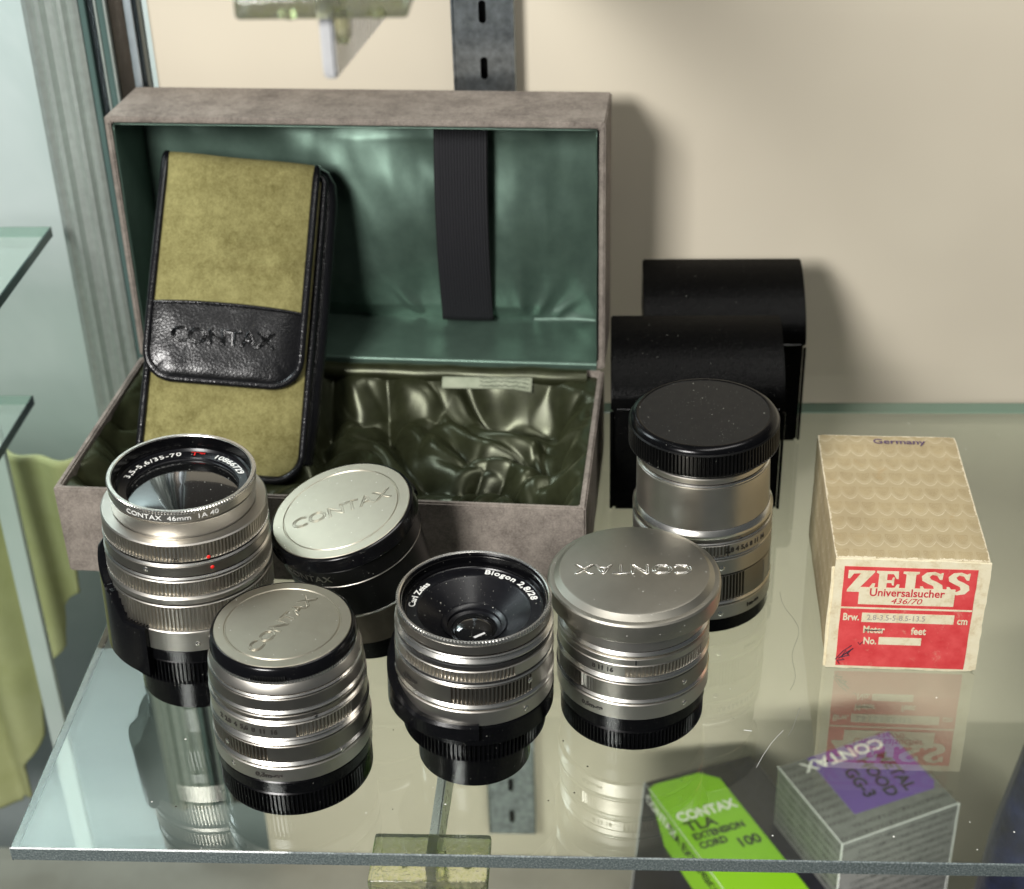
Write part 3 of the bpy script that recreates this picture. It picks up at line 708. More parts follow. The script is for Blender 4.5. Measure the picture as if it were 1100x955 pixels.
# --- L1: tall zoom, left
L = lens('camera_lens', -15.7, 48.45, (.045, .0), 'tallest silver zoom lens at far left with red dots and glass facing up')
L1 = L
core(L, 1.8, 8.3, 2.5)
rear_cap(L, 2.72, 2.86, 116, 1.62, 2.3)
upper_lip(L, 2.75, 3.28, 2.93)
ring(L, 'mount_ring', 3.32, 4.22, 3.02, 'titanium')
ring(L, 'zoom_ring', 4.28, 5.42, 3.06, 'titanium', knurl=(132, .12, None, None))
ring(L, 'smooth_band', 5.46, 5.80, 3.07, 'titanium', .08)
ring(L, 'focus_ring', 5.84, 6.52, 3.06, 'titanium', knurl=(132, .12, None, None))
ring(L, 'bright_band', 6.55, 6.68, 3.07, 'bright', .06)
ring(L, 'index_band', 6.72, 7.14, 3.02, 'titan_dark', .02)
ring(L, 'bright_band', 7.15, 7.27, 3.06, 'bright', .06)
ring(L, 'aperture_ring', 7.33, 8.10, 3.03, 'titanium', .05, knurl=(136, .12, None, None), top=2.6)
link('inner_tube', lathe_me('inner_tube', [(2.58, 8.05), (2.58, 8.14), (2.62, 8.2), (2.64, 8.72), (2.66, 8.76), (2.60, 8.78), (2.60, 8.8)], 160), 'titanium', L)
fr = ring(L, 'filter_ring', 8.82, 9.27, 2.67, 'titanium', .03, knurl=(210, 0.0, None, None), top=2.52)
link('filter_serration', lathe_me('filter_serration', [(2.6, 9.17), (2.685, 9.17), (2.70, 9.19, 1), (2.70, 9.27, 1), (2.66, 9.30), (2.55, 9.30), (2.53, 9.27)], 128, (150, .035, None, None)), 'bright', L)
link('inner_rim', lathe_me('inner_rim', [(2.54, 9.28), (2.50, 9.24), (2.50, 8.85), (2.42, 8.83), (2.40, 8.78), (2.38, 8.74)], 140), 'black', L)
link('retaining_ring', lathe_me('retaining_ring', [(2.40, 8.80), (2.36, 8.74), (2.34, 8.70), (2.05, 8.62), (2.04, 8.56), (1.98, 8.50)], 140), 'baffle', L)
link('front_element', lathe_me('front_element', [(2.02, 8.52), (1.7, 8.60), (1.3, 8.67), (.8, 8.72), (.4, 8.745), (.001, 8.75)], 96, angle=60), 'element', L)
text('ring_name', '3,5-5,6/35-70', .36, 'white', L, fn=ring_fn(2.19, 138, 8.69), ext=.004, sx=1.15, bold=.006, spacing=1.15)
text('coating_mark', 'T*', .36, 'red_paint', L, fn=ring_fn(2.19, 88, 8.69), ext=.004, sx=1.5)
text('serial_number', '10866729', .36, 'white', L, fn=ring_fn(2.19, 48, 8.69), ext=.004, sx=1.2, bold=.006)
text('filter_name', 'CONTAX  46mm  1A 40', .27, 'white', L, fn=cyl_fn(2.672, -86, 9.0), ext=.006, sx=1.25)
text('focal_mark', '35', .22, 'engrave', L, fn=cyl_fn(3.04, -84, 7.47), ext=.012)
dot(L, 3.04, -62, 7.45, rad=.075); dot(L, 3.03, -60, 6.97, rad=.075)
screw(L, 3.02, -106, 6.94); screw(L, 3.02, -75, 3.68)
def zL1(t):
    top = 6.35-.95*min(1, t/.50)**1.3
    if t > .52: top = 5.3 if t < .60 else (5.3-.95*(t-.60)/.15 if t < .75 else 4.35)
    return (2.35-.25*t, top)
patch(L, 'hood_lug', zL1, 178, 250, 2.9, 3.34, 'hood_black', 60, 0, .09, lambda t: 3.36-.12*max(0, t-.5)*2 - .2*max(0, .12-t)/.12)

# --- L2: front left, pinch cap
L = lens('camera_lens', -11.03, 43.25, (.012, 0), 'short silver lens with black rimmed silver cap, frontmost at lower left')
core(L, .1, 5.6, 2.45)
rear_cap(L, 1.04, 2.74, 112)
upper_lip(L, 1.08, 1.62, 2.78)
ring(L, 'mount_ring', 1.66, 2.28, 2.82, 'titanium')
ring(L, 'bright_band', 2.30, 2.50, 2.83, 'bright', .09)
ring(L, 'focus_ring', 2.52, 3.22, 2.78, 'titan_dark', .02, knurl=(122, .12, 190, 262))
ring(L, 'bright_band', 3.23, 3.42, 2.80, 'bright', .09)
ring(L, 'bright_band', 3.46, 3.57, 2.78, 'bright', .05)
ring(L, 'aperture_ring', 3.59, 4.18, 2.76, 'titanium', .03, knurl=(122, .11, 285, 330))
ring(L, 'bright_band', 4.19, 4.32, 2.77, 'bright', .06)
ring(L, 'dark_groove', 4.33, 4.50, 2.70, 'titan_dark', .02)
ring(L, 'bright_band', 4.52, 4.74, 2.74, 'bright', .10)
ring(L, 'front_barrel', 4.76, 5.22, 2.72, 'titan_dark', .02, 2.68)
ring(L, 'bright_band', 5.24, 5.34, 2.68, 'bright', .05)
ring(L, 'front_taper', 5.36, 5.72, 2.62, 'titanium', .03, 2.52)
link('filter_serration', lathe_me('filter_serration', [(2.3, 5.73), (2.50, 5.73), (2.53, 5.75, 1), (2.53, 5.86, 1), (2.49, 5.88), (2.3, 5.88)], 128, (140, .035, None, None)), 'bright', L)
snap_cap(L, 6.38, 2.38, 2.56, .50, 63, .70)
text('aperture_scale', '2  2,8  4  5,6  8  11  16', .27, 'engrave', L, fn=cyl_fn(2.765, 247, 3.88), ext=.012, bold=.012, sx=.95)
text('distance_mark', '0,5m-\u221e', .25, 'engrave', L, fn=cyl_fn(2.825, 262, 1.95), ext=.012, bold=.012, sx=1.2)
dot(L, 2.76, 300, 4.32, 'ink', .06); screw(L, 2.80, 228, 2.85); screw(L, 2.82, 232, 1.98)
screw(L, 2.82, 318, 2.4, .07)

# --- L3: tall with black cap, rear right
L = lens('camera_lens', 4.16, 53.8, (-.02, 0), 'tall silver lens topped by a ribbed black cap, before the leather cases')
core(L, .1, 7.6, 2.5)
ring(L, 'rear_cap', .0, .66, 2.72, 'black', .06, depth=.5)
link('cap_base', lathe_me('cap_base', [(.001, .004), (2.6, .004)], 64), 'black', L)
ring(L, 'mount_ring', .70, 1.36, 2.80, 'titanium')
ring(L, 'bright_band', 1.37, 1.55, 2.81, 'bright', .08)
ring(L, 'focus_ring', 1.57, 2.80, 2.78, 'titan_dark', .02, knurl=(122, .12, 225, 305))
patch(L, 'smooth_patch', lambda t: (1.62, 2.75), 329, 338, 2.7, 2.80, 'titanium', 8)
ring(L, 'screw_band', 2.83, 3.60, 2.80, 'titanium', .06)
ring(L, 'bright_band', 3.61, 3.70, 2.80, 'bright', .04)
ring(L, 'aperture_ring', 3.72, 4.28, 2.80, 'titanium', .03, knurl=(122, .11, 230, 290))
ring(L, 'bright_band', 4.29, 4.38, 2.79, 'bright', .04)
ring(L, 'dark_groove', 4.39, 4.56, 2.74, 'titan_dark', .02)
link('flare_ring', lathe_me('flare_ring', [(2.6, 4.58), (2.78, 4.58), (2.80, 4.62), (2.80, 4.72), (2.72, 4.86), (2.66, 4.92)], 160), 'bright', L)
link('front_tube', lathe_me('front_tube', [(2.65, 4.92), (2.62, 6.78), (2.58, 6.80)], 160), 'titanium', L)
ring(L, 'bright_band', 6.80, 6.92, 2.62, 'bright', .04)
ring(L, 'neck_ring', 6.95, 7.2, 2.55, 'titanium', .03)
ring(L, 'neck_ring', 7.24, 7.6, 2.5, 'titanium', .03)
cp = ring(L, 'front_cap', 7.5, 8.5, 2.95, 'black_matt', .06, 2.93, knurl=(120, .11, None, None), depth=.4, top=2.8)
link('cap_shoulder', lathe_me('cap_shoulder', [(2.88, 8.48), (2.86, 8.56), (2.78, 8.66), (2.66, 8.72), (2.56, 8.74), (2.52, 8.71)], 160, angle=60), 'black', L)
link('cap_face', lathe_me('cap_face', [(2.54, 8.715), (.001, 8.715)], 160), 'black_cap_top', L)
text('aperture_scale', '2,8 4 5,6 8 11 16', .29, 'engrave', L, fn=cyl_fn(2.805, 306, 3.99), ext=.012, bold=.012, sx=1.0)
text('distance_mark', '1m-\u221e', .26, 'engrave', L, fn=cyl_fn(2.805, 314, 1.05), ext=.012, bold=.012, sx=1.1)
screw(L, 2.80, 283, 3.2, .1); screw(L, 2.80, 283, .99, .1)
dot(L, 2.80, 299, 4.45, 'ink', .05)

# --- L4: wide angle with open front, centre
L = lens('camera_lens', -4.62, 44.15, (.035, -.005), 'silver wide angle lens, uncapped at front centre, black hollow and small glass')
core(L, 1.8, 5.3, 2.3)
rear_cap(L, 2.55, 2.58, 100, 1.62, 2.05)
upper_lip(L, 2.58, 3.44, 2.84)
ring(L, 'mount_ring', 3.46, 4.10, 2.82, 'titanium')
ring(L, 'bright_band', 4.11, 4.34, 2.83, 'bright', .09)
ring(L, 'focus_ring', 4.36, 5.14, 2.79, 'titan_dark', .02, knurl=(122, .12, 258, 320))
ring(L, 'bright_band', 5.15, 5.24, 2.80, 'bright', .04)
ring(L, 'dark_groove', 5.25, 5.32, 2.74, 'ink', .01)
ring(L, 'aperture_ring', 5.33, 5.80, 2.77, 'titanium', .03, knurl=(122, .11, 215, 305))
ring(L, 'dark_groove', 5.82, 5.98, 2.70, 'ink', .01)
ring(L, 'bright_band', 6.0, 6.26, 2.77, 'bright', .11)
ring(L, 'bright_band', 6.32, 6.40, 2.73, 'bright', .03)
ring(L, 'front_barrel', 6.44, 6.80, 2.68, 'titan_dark', .02, 2.66)
link('filter_serration', lathe_me('filter_serration', [(2.5, 6.81), (2.67, 6.81), (2.70, 6.83, 1), (2.70, 6.95, 1), (2.66, 6.985), (2.60, 6.985), (2.56, 6.95)], 128, (140, .035, None, None)), 'bright', L)
link('inner_rim', lathe_me('inner_rim', [(2.57, 6.96), (2.52, 6.9), (2.52, 6.55), (2.40, 6.53), (2.39, 6.47), (2.36, 6.45)], 140), 'black', L)
pr = [(2.38, 6.46), (2.34, 6.40), (1.98, 6.38), (1.94, 6.34)]
r, z = 1.94, 6.34
while r > 1.16: r -= .075; z -= .02; pr.append((r+.03, z)); z -= .035; pr.append((r, z))
pr += [(1.14, 5.8), (1.10, 5.76), (.95, 5.70), (.93, 5.60), (.80, 5.54)]
link('lens_baffle', lathe_me('lens_baffle', pr, 140), 'baffle', L)
link('front_element', lathe_me('front_element', [(.84, 5.52), (.75, 5.62), (.58, 5.72), (.35, 5.79), (.15, 5.815), (.001, 5.82)], 64, angle=60), 'element', L)
text('ring_name', 'Biogon 2,8/28', .36, 'white', L, fn=ring_fn(2.16, 50, 6.41), ext=.006, sx=1.12, bold=.008, spacing=1.12)
text('ring_name', 'Carl Zeiss', .33, 'white', L, fn=ring_fn(2.16, 162, 6.41), ext=.006, sx=1.1, bold=.006)
text('distance_mark', '0,5m-\u221e', .22, 'engrave', L, fn=cyl_fn(2.825, 222, 4.72), ext=.012, bold=.012)
screw(L, 2.80, 317, 4.86); screw(L, 2.83, 313, 3.76); screw(L, 2.80, 338, 3.9, .07)
patch(L, 'hood_lug', lambda t: (2.75+.25*math.sin(math.pi*t)*0+.15*t, 4.95-1.35*min(1, t/.62)**.8), 160, 277, 2.7, 3.12, 'hood_black', 80, 0, .10,
      lambda t: 3.02+.10*math.sin(math.pi*min(1, t*1.15))-.1*max(0, t-.9)*10*.3)

# --- L5: silver metal cap, right of centre
L = lens('camera_lens', 1.17, 46.75, (.005, -.01), 'silver lens wearing a wide metal cap with upside down lettering, right of centre')
core(L, .1, 5.3, 2.45)
rear_cap(L, .88, 2.68, 112)
upper_lip(L, .92, 1.52, 2.72)
ring(L, 'mount_ring', 1.55, 2.24, 2.82, 'titanium')
ring(L, 'bright_band', 2.25, 2.44, 2.83, 'bright', .08)
ring(L, 'focus_ring', 2.46, 3.16, 2.79, 'titan_dark', .02, knurl=(122, .12, 195, 233))
patch(L, 'smooth_patch', lambda t: (2.52, 3.12), 228, 240, 2.7, 2.80, 'titanium', 10, .03)
ring(L, 'bright_band', 3.17, 3.36, 2.81, 'bright', .08)
ring(L, 'bright_band', 3.38, 3.45, 2.78, 'bright', .03)
ring(L, 'aperture_ring', 3.47, 3.98, 2.78, 'titanium', .03, knurl=(122, .12, 262, 330))
ring(L, 'index_band', 3.99, 4.27, 2.78, 'titanium', .02)
ring(L, 'bright_band', 4.28, 4.50, 2.76, 'bright', .10)
ring(L, 'front_barrel', 4.52, 5.26, 2.68, 'titanium', .03, 2.60)
cap = link('front_cap', lathe_me('front_cap', [(2.9, 5.24), (3.08, 5.24), (3.12, 5.28), (3.14, 5.8), (3.12, 5.93), (3.06, 5.99), (2.98, 6.01), (2.90, 6.015), (2.80, 6.10), (2.70, 6.19), (2.62, 6.215), (.001, 6.22)], 160, angle=24), 'cap_grey', L)
text('cap_name', 'CONTAX', .80, 'bright', cap, mtx=Matrix.Translation((-.02, .0, 6.232)) @ Matrix.Rotation(R(180+1), 4, 'Z'), mode='line', line=.018, sx=1.24)
text('aperture_scale', '8 11 16', .27, 'engrave', L, fn=cyl_fn(2.785, 246, 3.72), ext=.012, bold=.012, sx=1.0)
text('distance_mark', '0,5m-\u221e', .25, 'engrave', L, fn=cyl_fn(2.825, 238, 1.88), ext=.012, bold=.012, sx=1.1)
patch(L, 'index_mark', lambda t: (4.0, 4.26), 270.5, 271.6, 2.7, 2.795, 'ink', 3)
screw(L, 2.80, 311, 2.78); screw(L, 2.83, 311, 1.85)

# --- L2b: leaning lens with big pinch cap, behind
t = Vector((-.197, -.125, 1)).normalized()
L = empty('camera_lens', (-8.86, 51.38, .45), label='black barrelled lens with large silver cap, tilted left against the box', cat='camera lens', group='silver and black camera lenses')
L.rotation_euler = t.to_track_quat('Z', 'Y').to_euler()
core(L, .1, 5.5, 2.3)
ring(L, 'rear_cap', 0.0, .9, 2.35, 'black', .05, knurl=(130, .04, None, None), depth=.5)
link('cap_base', lathe_me('cap_base', [(.001, .004), (2.2, .004)], 64), 'black', L)
ring(L, 'barrel_ring', .95, 2.6, 2.45, 'bronze', .05)
ring(L, 'bright_band', 2.62, 2.74, 2.66, 'bright', .04)
ring(L, 'focus_ring', 2.76, 4.35, 2.70, 'black_matt', .04)
ring(L, 'bright_band', 4.37, 4.42, 2.78, 'titan_dark', .02)
ring(L, 'front_barrel', 4.44, 5.2, 2.80, 'black_matt', .04)
snap_cap(L, 5.88, 2.74, 2.92, .62, 74, .80)
text('barrel_name', 'CONTAX', .4, 'titan_dark', L, fn=cyl_fn(2.805, -62, 4.82), ext=.008, sx=1.3)

# ------------------------------------------------------------------ old viewfinder box
def zeiss():
    e = empty('finder_box', (8.717, 49.104, 0), (0, 0, -.0372), label='worn beige patterned box with red front label, right side of shelf', cat='box')
    w, h, d = 5.76, 5.19, 9.02
    bm = bmesh.new(); bmesh.ops.create_cube(bm, size=1, matrix=Matrix.Translation((w/2, d/2, h/2)) @ Matrix.Diagonal((w, d, h, 1)))
    bmesh.ops.subdivide_edges(bm, edges=list(bm.edges), cuts=18, use_grid_fill=True)
    uv = bm.loops.layers.uv.new('UVMap')
    for f in bm.faces:
        n = f.normal
        for lp in f.loops:
            c = lp.vert.co
            lp[uv].uv = (c.x, c.y) if abs(n.z) > .5 else ((c.y, c.z) if abs(n.x) > .5 else (c.x, c.z))
    for v in bm.verts:
        c = v.co; q = Vector((c.x/w-.5, c.y/d-.5, c.z/h-.5))
        ne = sum(1 for k in q if abs(k) > .49)
        if ne >= 2:
            for i in range(3):
                if abs(q[i]) > .49: c[i] -= math.copysign(.05+.02*(ne-2), q[i])
        else:
            for i in range(3):
                if abs(q[i]) > .49: c[i] += .05*noise.noise(c*.5)-(.02 if i == 2 else 0)
        c += noise.noise_vector(c*1.5)*.018
    me = bpy.data.meshes.new('carton'); bm.to_mesh(me); bm.free(); me.polygons.foreach_set('use_smooth', [True]*len(me.polygons)); me.set_sharp_from_angle(angle=R(35))
    link('carton', me, 'cardboard', e)
    # front end panel, slightly loose
    rs = random.Random(3)
    def rag(pts, n=14, amp=.025):
        out = []
        for i in range(len(pts)):
            a, b = Vector(pts[i]), Vector(pts[(i+1) % len(pts)])
            for k in range(n): out.append(tuple(a+(b-a)*(k/n)+Vector((rs.uniform(-amp, amp), rs.uniform(-amp, amp)))))
        return out
    up = lambda y: (lambda v: Vector((v.x, y-v.z, v.y)))
    fp = link('end_panel', prism_me('end_panel', rag([(.02, .02), (w-.32, .02), (w-.05, .12), (w-.02, h-.05), (.04, h-.02)]), 0, .09, up(-.01)), 'cream', e)
    link('lower_flap', prism_me('lower_flap', rag([(.0, .03), (.3, .0), (.35, h*.93), (.02, h*.9)], 8), 0, .05, lambda v: Vector((v.x-.10, -.0-v.z+.05, v.y))), 'cream', e)
    x0, x1, z0, z1 = .38, w-.50, .14, h-.36
    y = -.105
    lab = link('label', prism_me('label', rag([(x0, z0), (x1, z0-.02), (x1+.02, z1), (x0, z1+.02)], 12, .008), 0, .006, up(y)), 'red', fp)
    def pl(name, a, b, c, d_, mat, k=1): return link(name, box_me(name, a, b, y-.008-.004*k, y-.0075, c, d_), mat, fp)
    zs = z1-1.83
    pl('rule', x0, x1, zs-.10, zs-.02, 'cream')
    LW = x1-x0
    # blocky serif capitals, drawn by hand
    G = {'Z': [(0, 1), (0, .62), (.08, .62), (.2, .84), (.45, .86), (0, .1), (0, 0), (.95, 0), (1, .42), (.9, .42), (.78, .2), (.42, .16), (.95, .92), (.95, 1)],
         'E': [(0, 1), (0, .9), (.1, .86), (.1, .14), (0, .1), (0, 0), (.88, 0), (.92, .4), (.82, .4), (.7, .15), (.42, .15), (.42, .45), (.6, .45), (.64, .34), (.7, .34), (.7, .72), (.64, .72), (.6, .58), (.42, .58), (.42, .86), (.66, .86), (.78, .64), (.86, .64), (.84, 1)],
         'I': [(0, 1), (0, .9), (.12, .86), (.12, .14), (0, .1), (0, 0), (.6, 0), (.6, .1), (.48, .14), (.48, .86), (.6, .9), (.6, 1)],
         'S': [(.78, .98), (.72, .93), (.5, 1.02), (.2, .98), (.02, .8), (.06, .6), (.3, .46), (.5, .36), (.54, .22), (.4, .12), (.22, .16), (.1, .34), (0, .34), (.02, 0), (.12, 0), (.16, .05), (.42, -.03), (.72, .03), (.88, .22), (.84, .42), (.62, .56), (.4, .66), (.32, .78), (.42, .88), (.6, .84), (.72, .66), (.82, .66), (.84, .98)]}
    def ear(poly):    # simple ear clipping
        idx = list(range(len(poly))); tris = []
        ar = sum(poly[i][0]*poly[(i+1) % len(poly)][1]-poly[(i+1) % len(poly)][0]*poly[i][1] for i in range(len(poly)))
        if ar < 0: idx.reverse()
        cr = lambda a, b, c: (b[0]-a[0])*(c[1]-a[1])-(b[1]-a[1])*(c[0]-a[0])
        g = 0
        while len(idx) > 3 and g < 500:
            g += 1
            for k in range(len(idx)):
                a, b, c = idx[k-1], idx[k], idx[(k+1) % len(idx)]
                if cr(poly[a], poly[b], poly[c]) <= 1e-9: continue
                if any(cr(poly[a], poly[b], poly[p_]) >= 0 and cr(poly[b], poly[c], poly[p_]) >= 0 and cr(poly[c], poly[a], poly[p_]) >= 0 for p_ in idx if p_ not in (a, b, c)): continue
                tris.append((a, b, c)); idx.pop(k); break
        tris.append(tuple(idx)); return tris
    vs, fs = [], []; cx = x0+.16; hh = 1.0
    for ch, wd in (('Z', .98), ('E', .92), ('I', .60), ('S', .92), ('S', .92)):
        g = G[ch]; n0 = len(vs); s_ = wd/(.6 if ch == 'I' else .95)
        for a, b in g: vs.append((cx+a*s_, y-.014, z1-.14-hh+b*hh))
        fs += [tuple(n0+k for k in t) for t in ear(g)]; cx += wd+.06*(LW/4.4)
    k_ = (x1-.14-(x0+.16))/(cx-.06-(x0+.16))
    vs = [(x0+.16+(a-x0-.16)*k_, b, c) for a, b, c in vs]
    link('brand_lettering', mesh('brand_lettering', vs, fs), 'cream', fp)
    pl('name_panel', x0+.62, x1-.72, zs+.12, zs+.92, 'cream', 2)
    T = lambda x, z, yy=y-.022: Matrix.Translation((x, yy, z)) @ Matrix.Rotation(R(90), 4, 'X')
    cxm = (x0+x1)/2-.05
    text('type_name', 'Universalsucher', .50, 'red_ink', fp, mtx=T(cxm, zs+.68), ext=.003, sx=.86, bold=.008)
    text('type_number', '436/70', .36, 'red_ink', fp, mtx=T(cxm, zs+.30), ext=.003, sx=1.15, shear=.25)
    text('label_text', 'Brw.', .46, 'cream', fp, mtx=T(x0+.42, zs-.50), ext=.003, sx=.72, bold=.012)
    text('label_text', 'cm', .46, 'cream', fp, mtx=T(x1-.30, zs-.56), ext=.003, sx=.72, bold=.012)
    text('label_text', 'Meter', .46, 'cream', fp, mtx=T(x0+1.32, zs-1.08), ext=.003, sx=.72, bold=.012)
    text('label_text', 'feet', .46, 'cream', fp, mtx=T(x0+3.0, zs-1.10), ext=.003, sx=.78, bold=.012)
    text('label_text', 'No.', .46, 'cream', fp, mtx=T(x0+1.22, zs-1.62), ext=.003, sx=.72, bold=.012)
    pl('blank_field', x0+.82, x1-.62, zs-.72, zs-.28, 'cream'); pl('blank_field', x0+1.55, x0+3.15, zs-1.78, zs-1.42, 'cream')
    text('stamped_numbers', '2.8-3.5-5-8.5-13.5', .36, 'faded_ink', fp, mtx=T(x0+2.1, zs-.50), ext=.003, sx=.85)
    def line(pts, r, mat='ink'): link('pen_stroke', tube_me('pen_stroke', [(a, y-.022, b) for a, b in pts], r, 5), mat, fp)
    line([(x0+.98, zs-1.08), (x0+1.3, zs-1.10), (x0+1.62, zs-1.07)], .028)
    line([(x0-.02, z0+.30), (x0+.25, z0+.72), (x0+.55, z0+1.0)], .016, 'pen'); line([(x0+.1, z0+.35), (x0+.3, z0+.55), (x0+.62, z0+.86), (x0+.4, z0+.62), (x0+.5, z0+.52), (x0+.2, z0+.42), (x0+.32, z0+.30), (x0+.05, z0+.25), (x0+.15, z0+.10)], .022, 'pen')
    line([(x0+.2, z0+.45), (x0+.35, z0+.75), (x0+.42, z0+.55), (x0+.55, z0+.78)], .014, 'pen'); line([(x0+.78, z0+1.16), (x0+.85, z0+1.05), (x0+.95, z0+1.2)], .014, 'pen')
    text('stamp', 'Germany', .52, 'violet_ink', e, mtx=Matrix.Translation((w*.58, d-.62, h+.02)), ext=.002, sx=1.1, bold=.006)
zeiss()

# ------------------------------------------------------------------ cartons on the level below
def grey_box():
    ax = Vector((12.31, 59.46)); bx = Vector((18.84, 62.6)); u = (bx-ax).normalized(); ang = math.atan2(u.y, u.x)
    e = empty('hood_carton', (12.31, 59.46, -35), (0, 0, ang), label='grey carton with purple label on top, on the level below the shelf', cat='carton')
    w, d, h = 7.15, 6.3, 15.0
    link('carton', box_me('carton', 0, w, 0, d, 0, h, .05), 'grey_box', e)
    ed = []
    link('worn_corner', tube_me('worn_corner', [(0, 0, h), (0, 0, 0)], .05, 6), 'worn', e); link('worn_corner', tube_me('worn_corner', [(w, 0, h), (w, 0, 0)], .035, 6), 'worn', e)
    link('worn_corner', tube_me('worn_corner', [(0, 0, h), (0, d, h)], .035, 6), 'worn', e); link('worn_corner', tube_me('worn_corner', [(0, 0, h), (w, 0, h)], .03, 6), 'worn', e)
    lab = link('purple_label', prism_me('purple_label', [(1.75, 1.55), (w-.55, 1.45), (w-.2, 1.9), (w-.2, d-.1), (1.75, d-.1)], 0, .012, lambda v: Vector((v.x, v.y, h+v.z+.002))), 'purple', e)
    mt = lambda x, y, a: Matrix.Translation((x, y, h+.03)) @ Matrix.Rotation(R(a), 4, 'Z')
    text('brand_name', 'CONTAX', 1.05, 'white', e, mtx=mt(3.65, d-.68, 180), ext=.004, sx=1.12, bold=.02)
    for i, s in enumerate(('METAL', 'HOOD', 'GG-3')):
        text('product_name', s, 1.0, 'ink', e, mtx=mt(5.5-i*1.12, 3.4, -90), ext=.004, bold=.025)
    # repeated small print on the carton
    me_all = bmesh.new(); base = text_me('CONTAX', .36, ext=.001, sx=1.1)
    def put(m):
        t = bmesh.new(); t.from_mesh(base); t.transform(m); tmp = bpy.data.meshes.new('x'); t.to_mesh(tmp); t.free(); me_all.from_mesh(tmp); bpy.data.meshes.remove(tmp)
    for r in range(11):
        for c in range(5):
            x, y = .85+c*1.5-(r % 3)*.35, .3+r*.56
            if .6 < x < w-.6 and y < d-.15 and not (x > 1.1 and y > 1.3): put(Matrix.Translation((x, y, h+.006)) @ Matrix.Rotation(R(180), 4, 'Z'))
            elif x < 1.1 and y > 1.3 and y < d-.2: put(Matrix.Translation((.85, y, h+.006)) @ Matrix.Rotation(R(180), 4, 'Z'))
    for r in range(12):
        for c in range(6):
            z = h-.45-r*.55; x = .8+c*1.4-(r % 3)*.3
            if .6 < x < w-.6: put(Matrix.Translation((x, -.004, z)) @ Matrix.Rotation(R(90), 4, 'X'))
            y = .7+c*1.15
            if y < d-.3: put(Matrix.Translation((-.004, y, z)) @ Matrix.Rotation(R(-90), 4, 'Z') @ Matrix.Rotation(R(90), 4, 'X'))
    me = bpy.data.meshes.new('small_print'); me_all.to_mesh(me); me_all.free(); link('small_print', me, 'silver_ink', e)
grey_box()
def tla():
    p0 = Vector((2.5, 67.7)); p1 = Vector((8.5, 70.7)); u = (p1-p0).normalized(); ang = math.atan2(u.y, u.x)
    e = empty('cord_carton', (2.5, 67.7, -23.7), (0, R(5), ang), label='black carton with lime green wrap label, left of the grey carton', cat='carton')
    w, L_, d = 7.0, 13.5, 10.9
    link('carton', box_me('carton', 0, w, -L_, 0, -d, 0, .05), 'black_box', e)
    link('worn_corner', tube_me('worn_corner', [(0, 0, 0), (0, 0, -d)], .045, 6), 'worn', e)
    link('worn_corner', tube_me('worn_corner', [(0, -.1, 0), (0, -3.2, 0), (0, -L_, 0)], .022, 6), 'worn', e)
    link('green_label', prism_me('green_label', [(.0, -.55), (.5, -.35), (3.3, -.35), (4.25, -1.2), (4.25, -12), (0, -12)], .004, .014), 'green_box', e)
    link('green_label', prism_me('green_label', [(-.55, 0), (-2.9, -2.3), (-7.5, -2.6), (-12, -2.6), (-12, 0)], .004, .014, lambda v: Vector((-v.z, v.x, v.y))), 'green_box', e)
    bmx = bmesh.new(); base = text_me('CONTAX', .36, ext=.001, sx=1.1)
    for q in range(4):
        for c in range(9):
            t_ = bmesh.new(); t_.from_mesh(base); t_.transform(Matrix.Translation((5.35+q*.52, -.9-c*1.45-(q % 2)*.4, .008)) @ Matrix.Rotation(R(-90), 4, 'Z'))
            tmp = bpy.data.meshes.new('x'); t_.to_mesh(tmp); t_.free(); bmx.from_mesh(tmp); bpy.data.meshes.remove(tmp)
    me = bpy.data.meshes.new('small_print'); bmx.to_mesh(me); bmx.free(); link('small_print', me, 'dim_ink', e)
    mt = lambda x, y: Matrix.Translation((x, y, .022))
    text('brand_name', 'CONTAX', .98, 'white', e, mtx=mt(.3, -3.3), ext=.004, sx=.88, bold=.03, align='LEFT')
    for s, x, y, sz, al in (('TLA', .4, -4.15, 1.05, 'LEFT'), ('EXTENSION', .4, -4.95, .68, 'LEFT'), ('CORD', .4, -5.65, .68, 'LEFT'), ('100', 3.9, -6.2, .98, 'RIGHT')):
        text('product_name', s, sz, 'ink', e, mtx=mt(x, y), ext=.004, bold=.028, align=al, sx=.88 if sz < .8 else 1)
    sd = lambda y, z: Matrix.Translation((-.022, y, z)) @ Matrix.Rotation(R(-90), 4, 'Z') @ Matrix.Rotation(R(90), 4, 'X')
    text('side_brand', 'CONTAX', .8, 'white', e, mtx=sd(-2.1, -.75), ext=.003, bold=.02, align='CENTER')
    text('side_name', 'TLA EXTENSION', .8, 'ink', e, mtx=sd(-5.9, -.75), ext=.003, bold=.025)
tla()
e = empty('round_lens_cap', (1.9, 58.6, -26.0), (R(5), 0, 0), label='round glossy black cap just visible below the glass front edge', cat='lens cap')
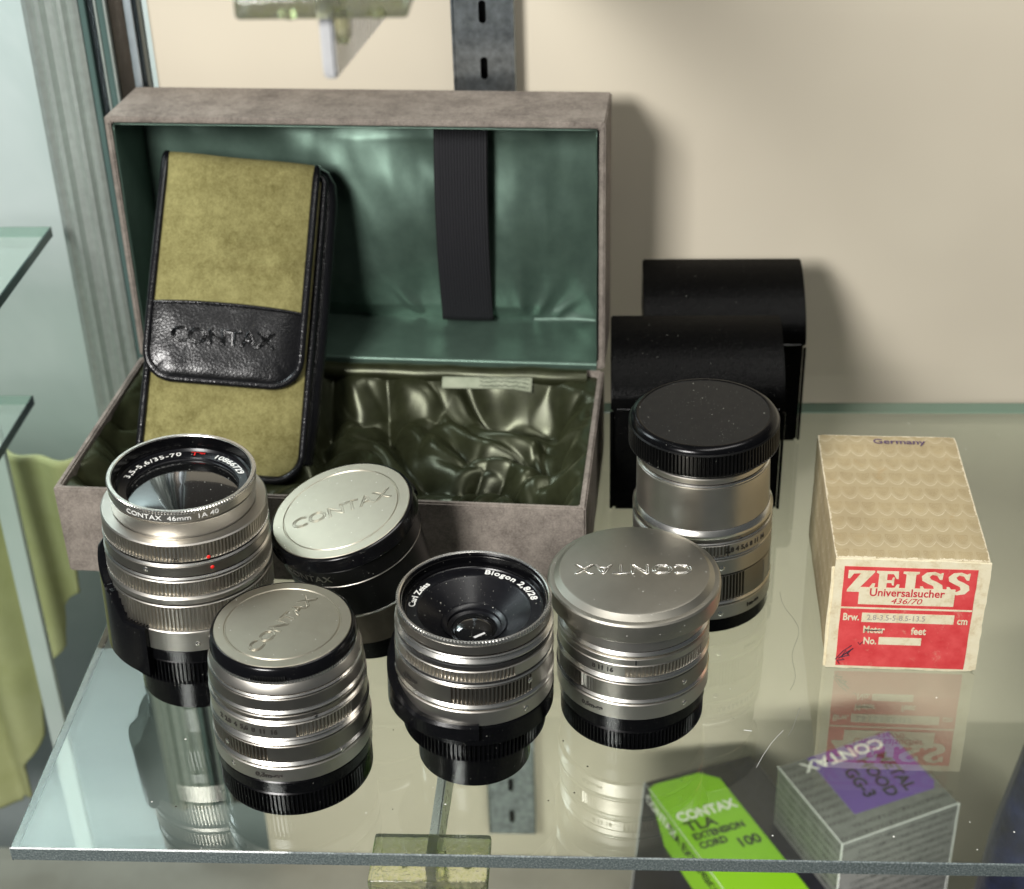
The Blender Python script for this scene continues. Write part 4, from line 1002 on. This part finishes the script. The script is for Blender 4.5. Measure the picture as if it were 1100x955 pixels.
link('cap_body', lathe_me('cap_body', [(1.9, -9), (2.6, -8.5), (2.7, 0), (2.6, .25), (2.4, .3), (2.3, .2), (2.1, .2), (2.0, .32), (.001, .34)], 96, None, True), 'hood_black', e)
e = empty('round_lens_cap', (14.6, 54.8, -27.4), label='black lens cap lying below the grey carton, mostly cut by the frame', cat='lens cap')
link('cap_body', lathe_me('cap_body', [(3.0, -7.6), (3.3, -7.2), (3.4, 0), (3.3, .1), (3.1, 0), (2.6, -1.6), (.001, -1.8)], 96, None, True), 'hood_black', e)
def bag():
    out = [(-3.2, 0), (3.8, 0), (4.4, 6), (4.2, 10), (2.8, 13.6), (.6, 14.4), (-1.2, 12.5), (-2.2, 8)]
    vs, fs = [], []; n = 48; m = 30
    for j in range(m+1):
        v = j/m; z = 14.4*v
        wl = 3.3-2.6*max(0, v-.35)**1.3; wr_ = 4.0+.4*math.sin(v*3)-.9*max(0, v-.7)*3
        dp = 2.6*(1-.55*v)
        top = 1 if v < .93 else math.sqrt(max(0, 1-((v-.93)/.07)**2))*.75+.25
        for i in range(n):
            a = 2*math.pi*i/n; cx, sy = math.cos(a), math.sin(a)
            x = (wr_ if cx > 0 else wl)*math.copysign(abs(cx)**.6, cx)*top; y = dp*math.copysign(abs(sy)**.7, sy)*top
            q = .22*noise.noise(Vector((x*.5, y*.5, z*.25)))+.25*abs(noise.noise(Vector((a*2.2, 0, z*.18+2))))
            vs.append((x*(1+q*.3), y*(1+q*.6), z*1.49))
    for j in range(m):
        for i in range(n): fs.append((j*n+i, j*n+(i+1) % n, (j+1)*n+(i+1) % n, (j+1)*n+i))
    fs += [tuple(range(n)), tuple(m*n+i for i in range(n))]
    e = empty('fabric_pouch', (23.2, 61.0, -35), (0, 0, R(-14)), label='dark navy fabric pouch standing at lower right edge', cat='pouch')
    link('bag_body', mesh('bag_body', vs, fs, 60), 'navy', e)
    link('bag_seam', tube_me('bag_seam', [(-1.9, -1.9, 0), (-1.5, -2.0, 7.5), (-.6, -1.7, 13.5), (.3, -1.2, 19.5)], .14, 8), 'navy', e)
bag()
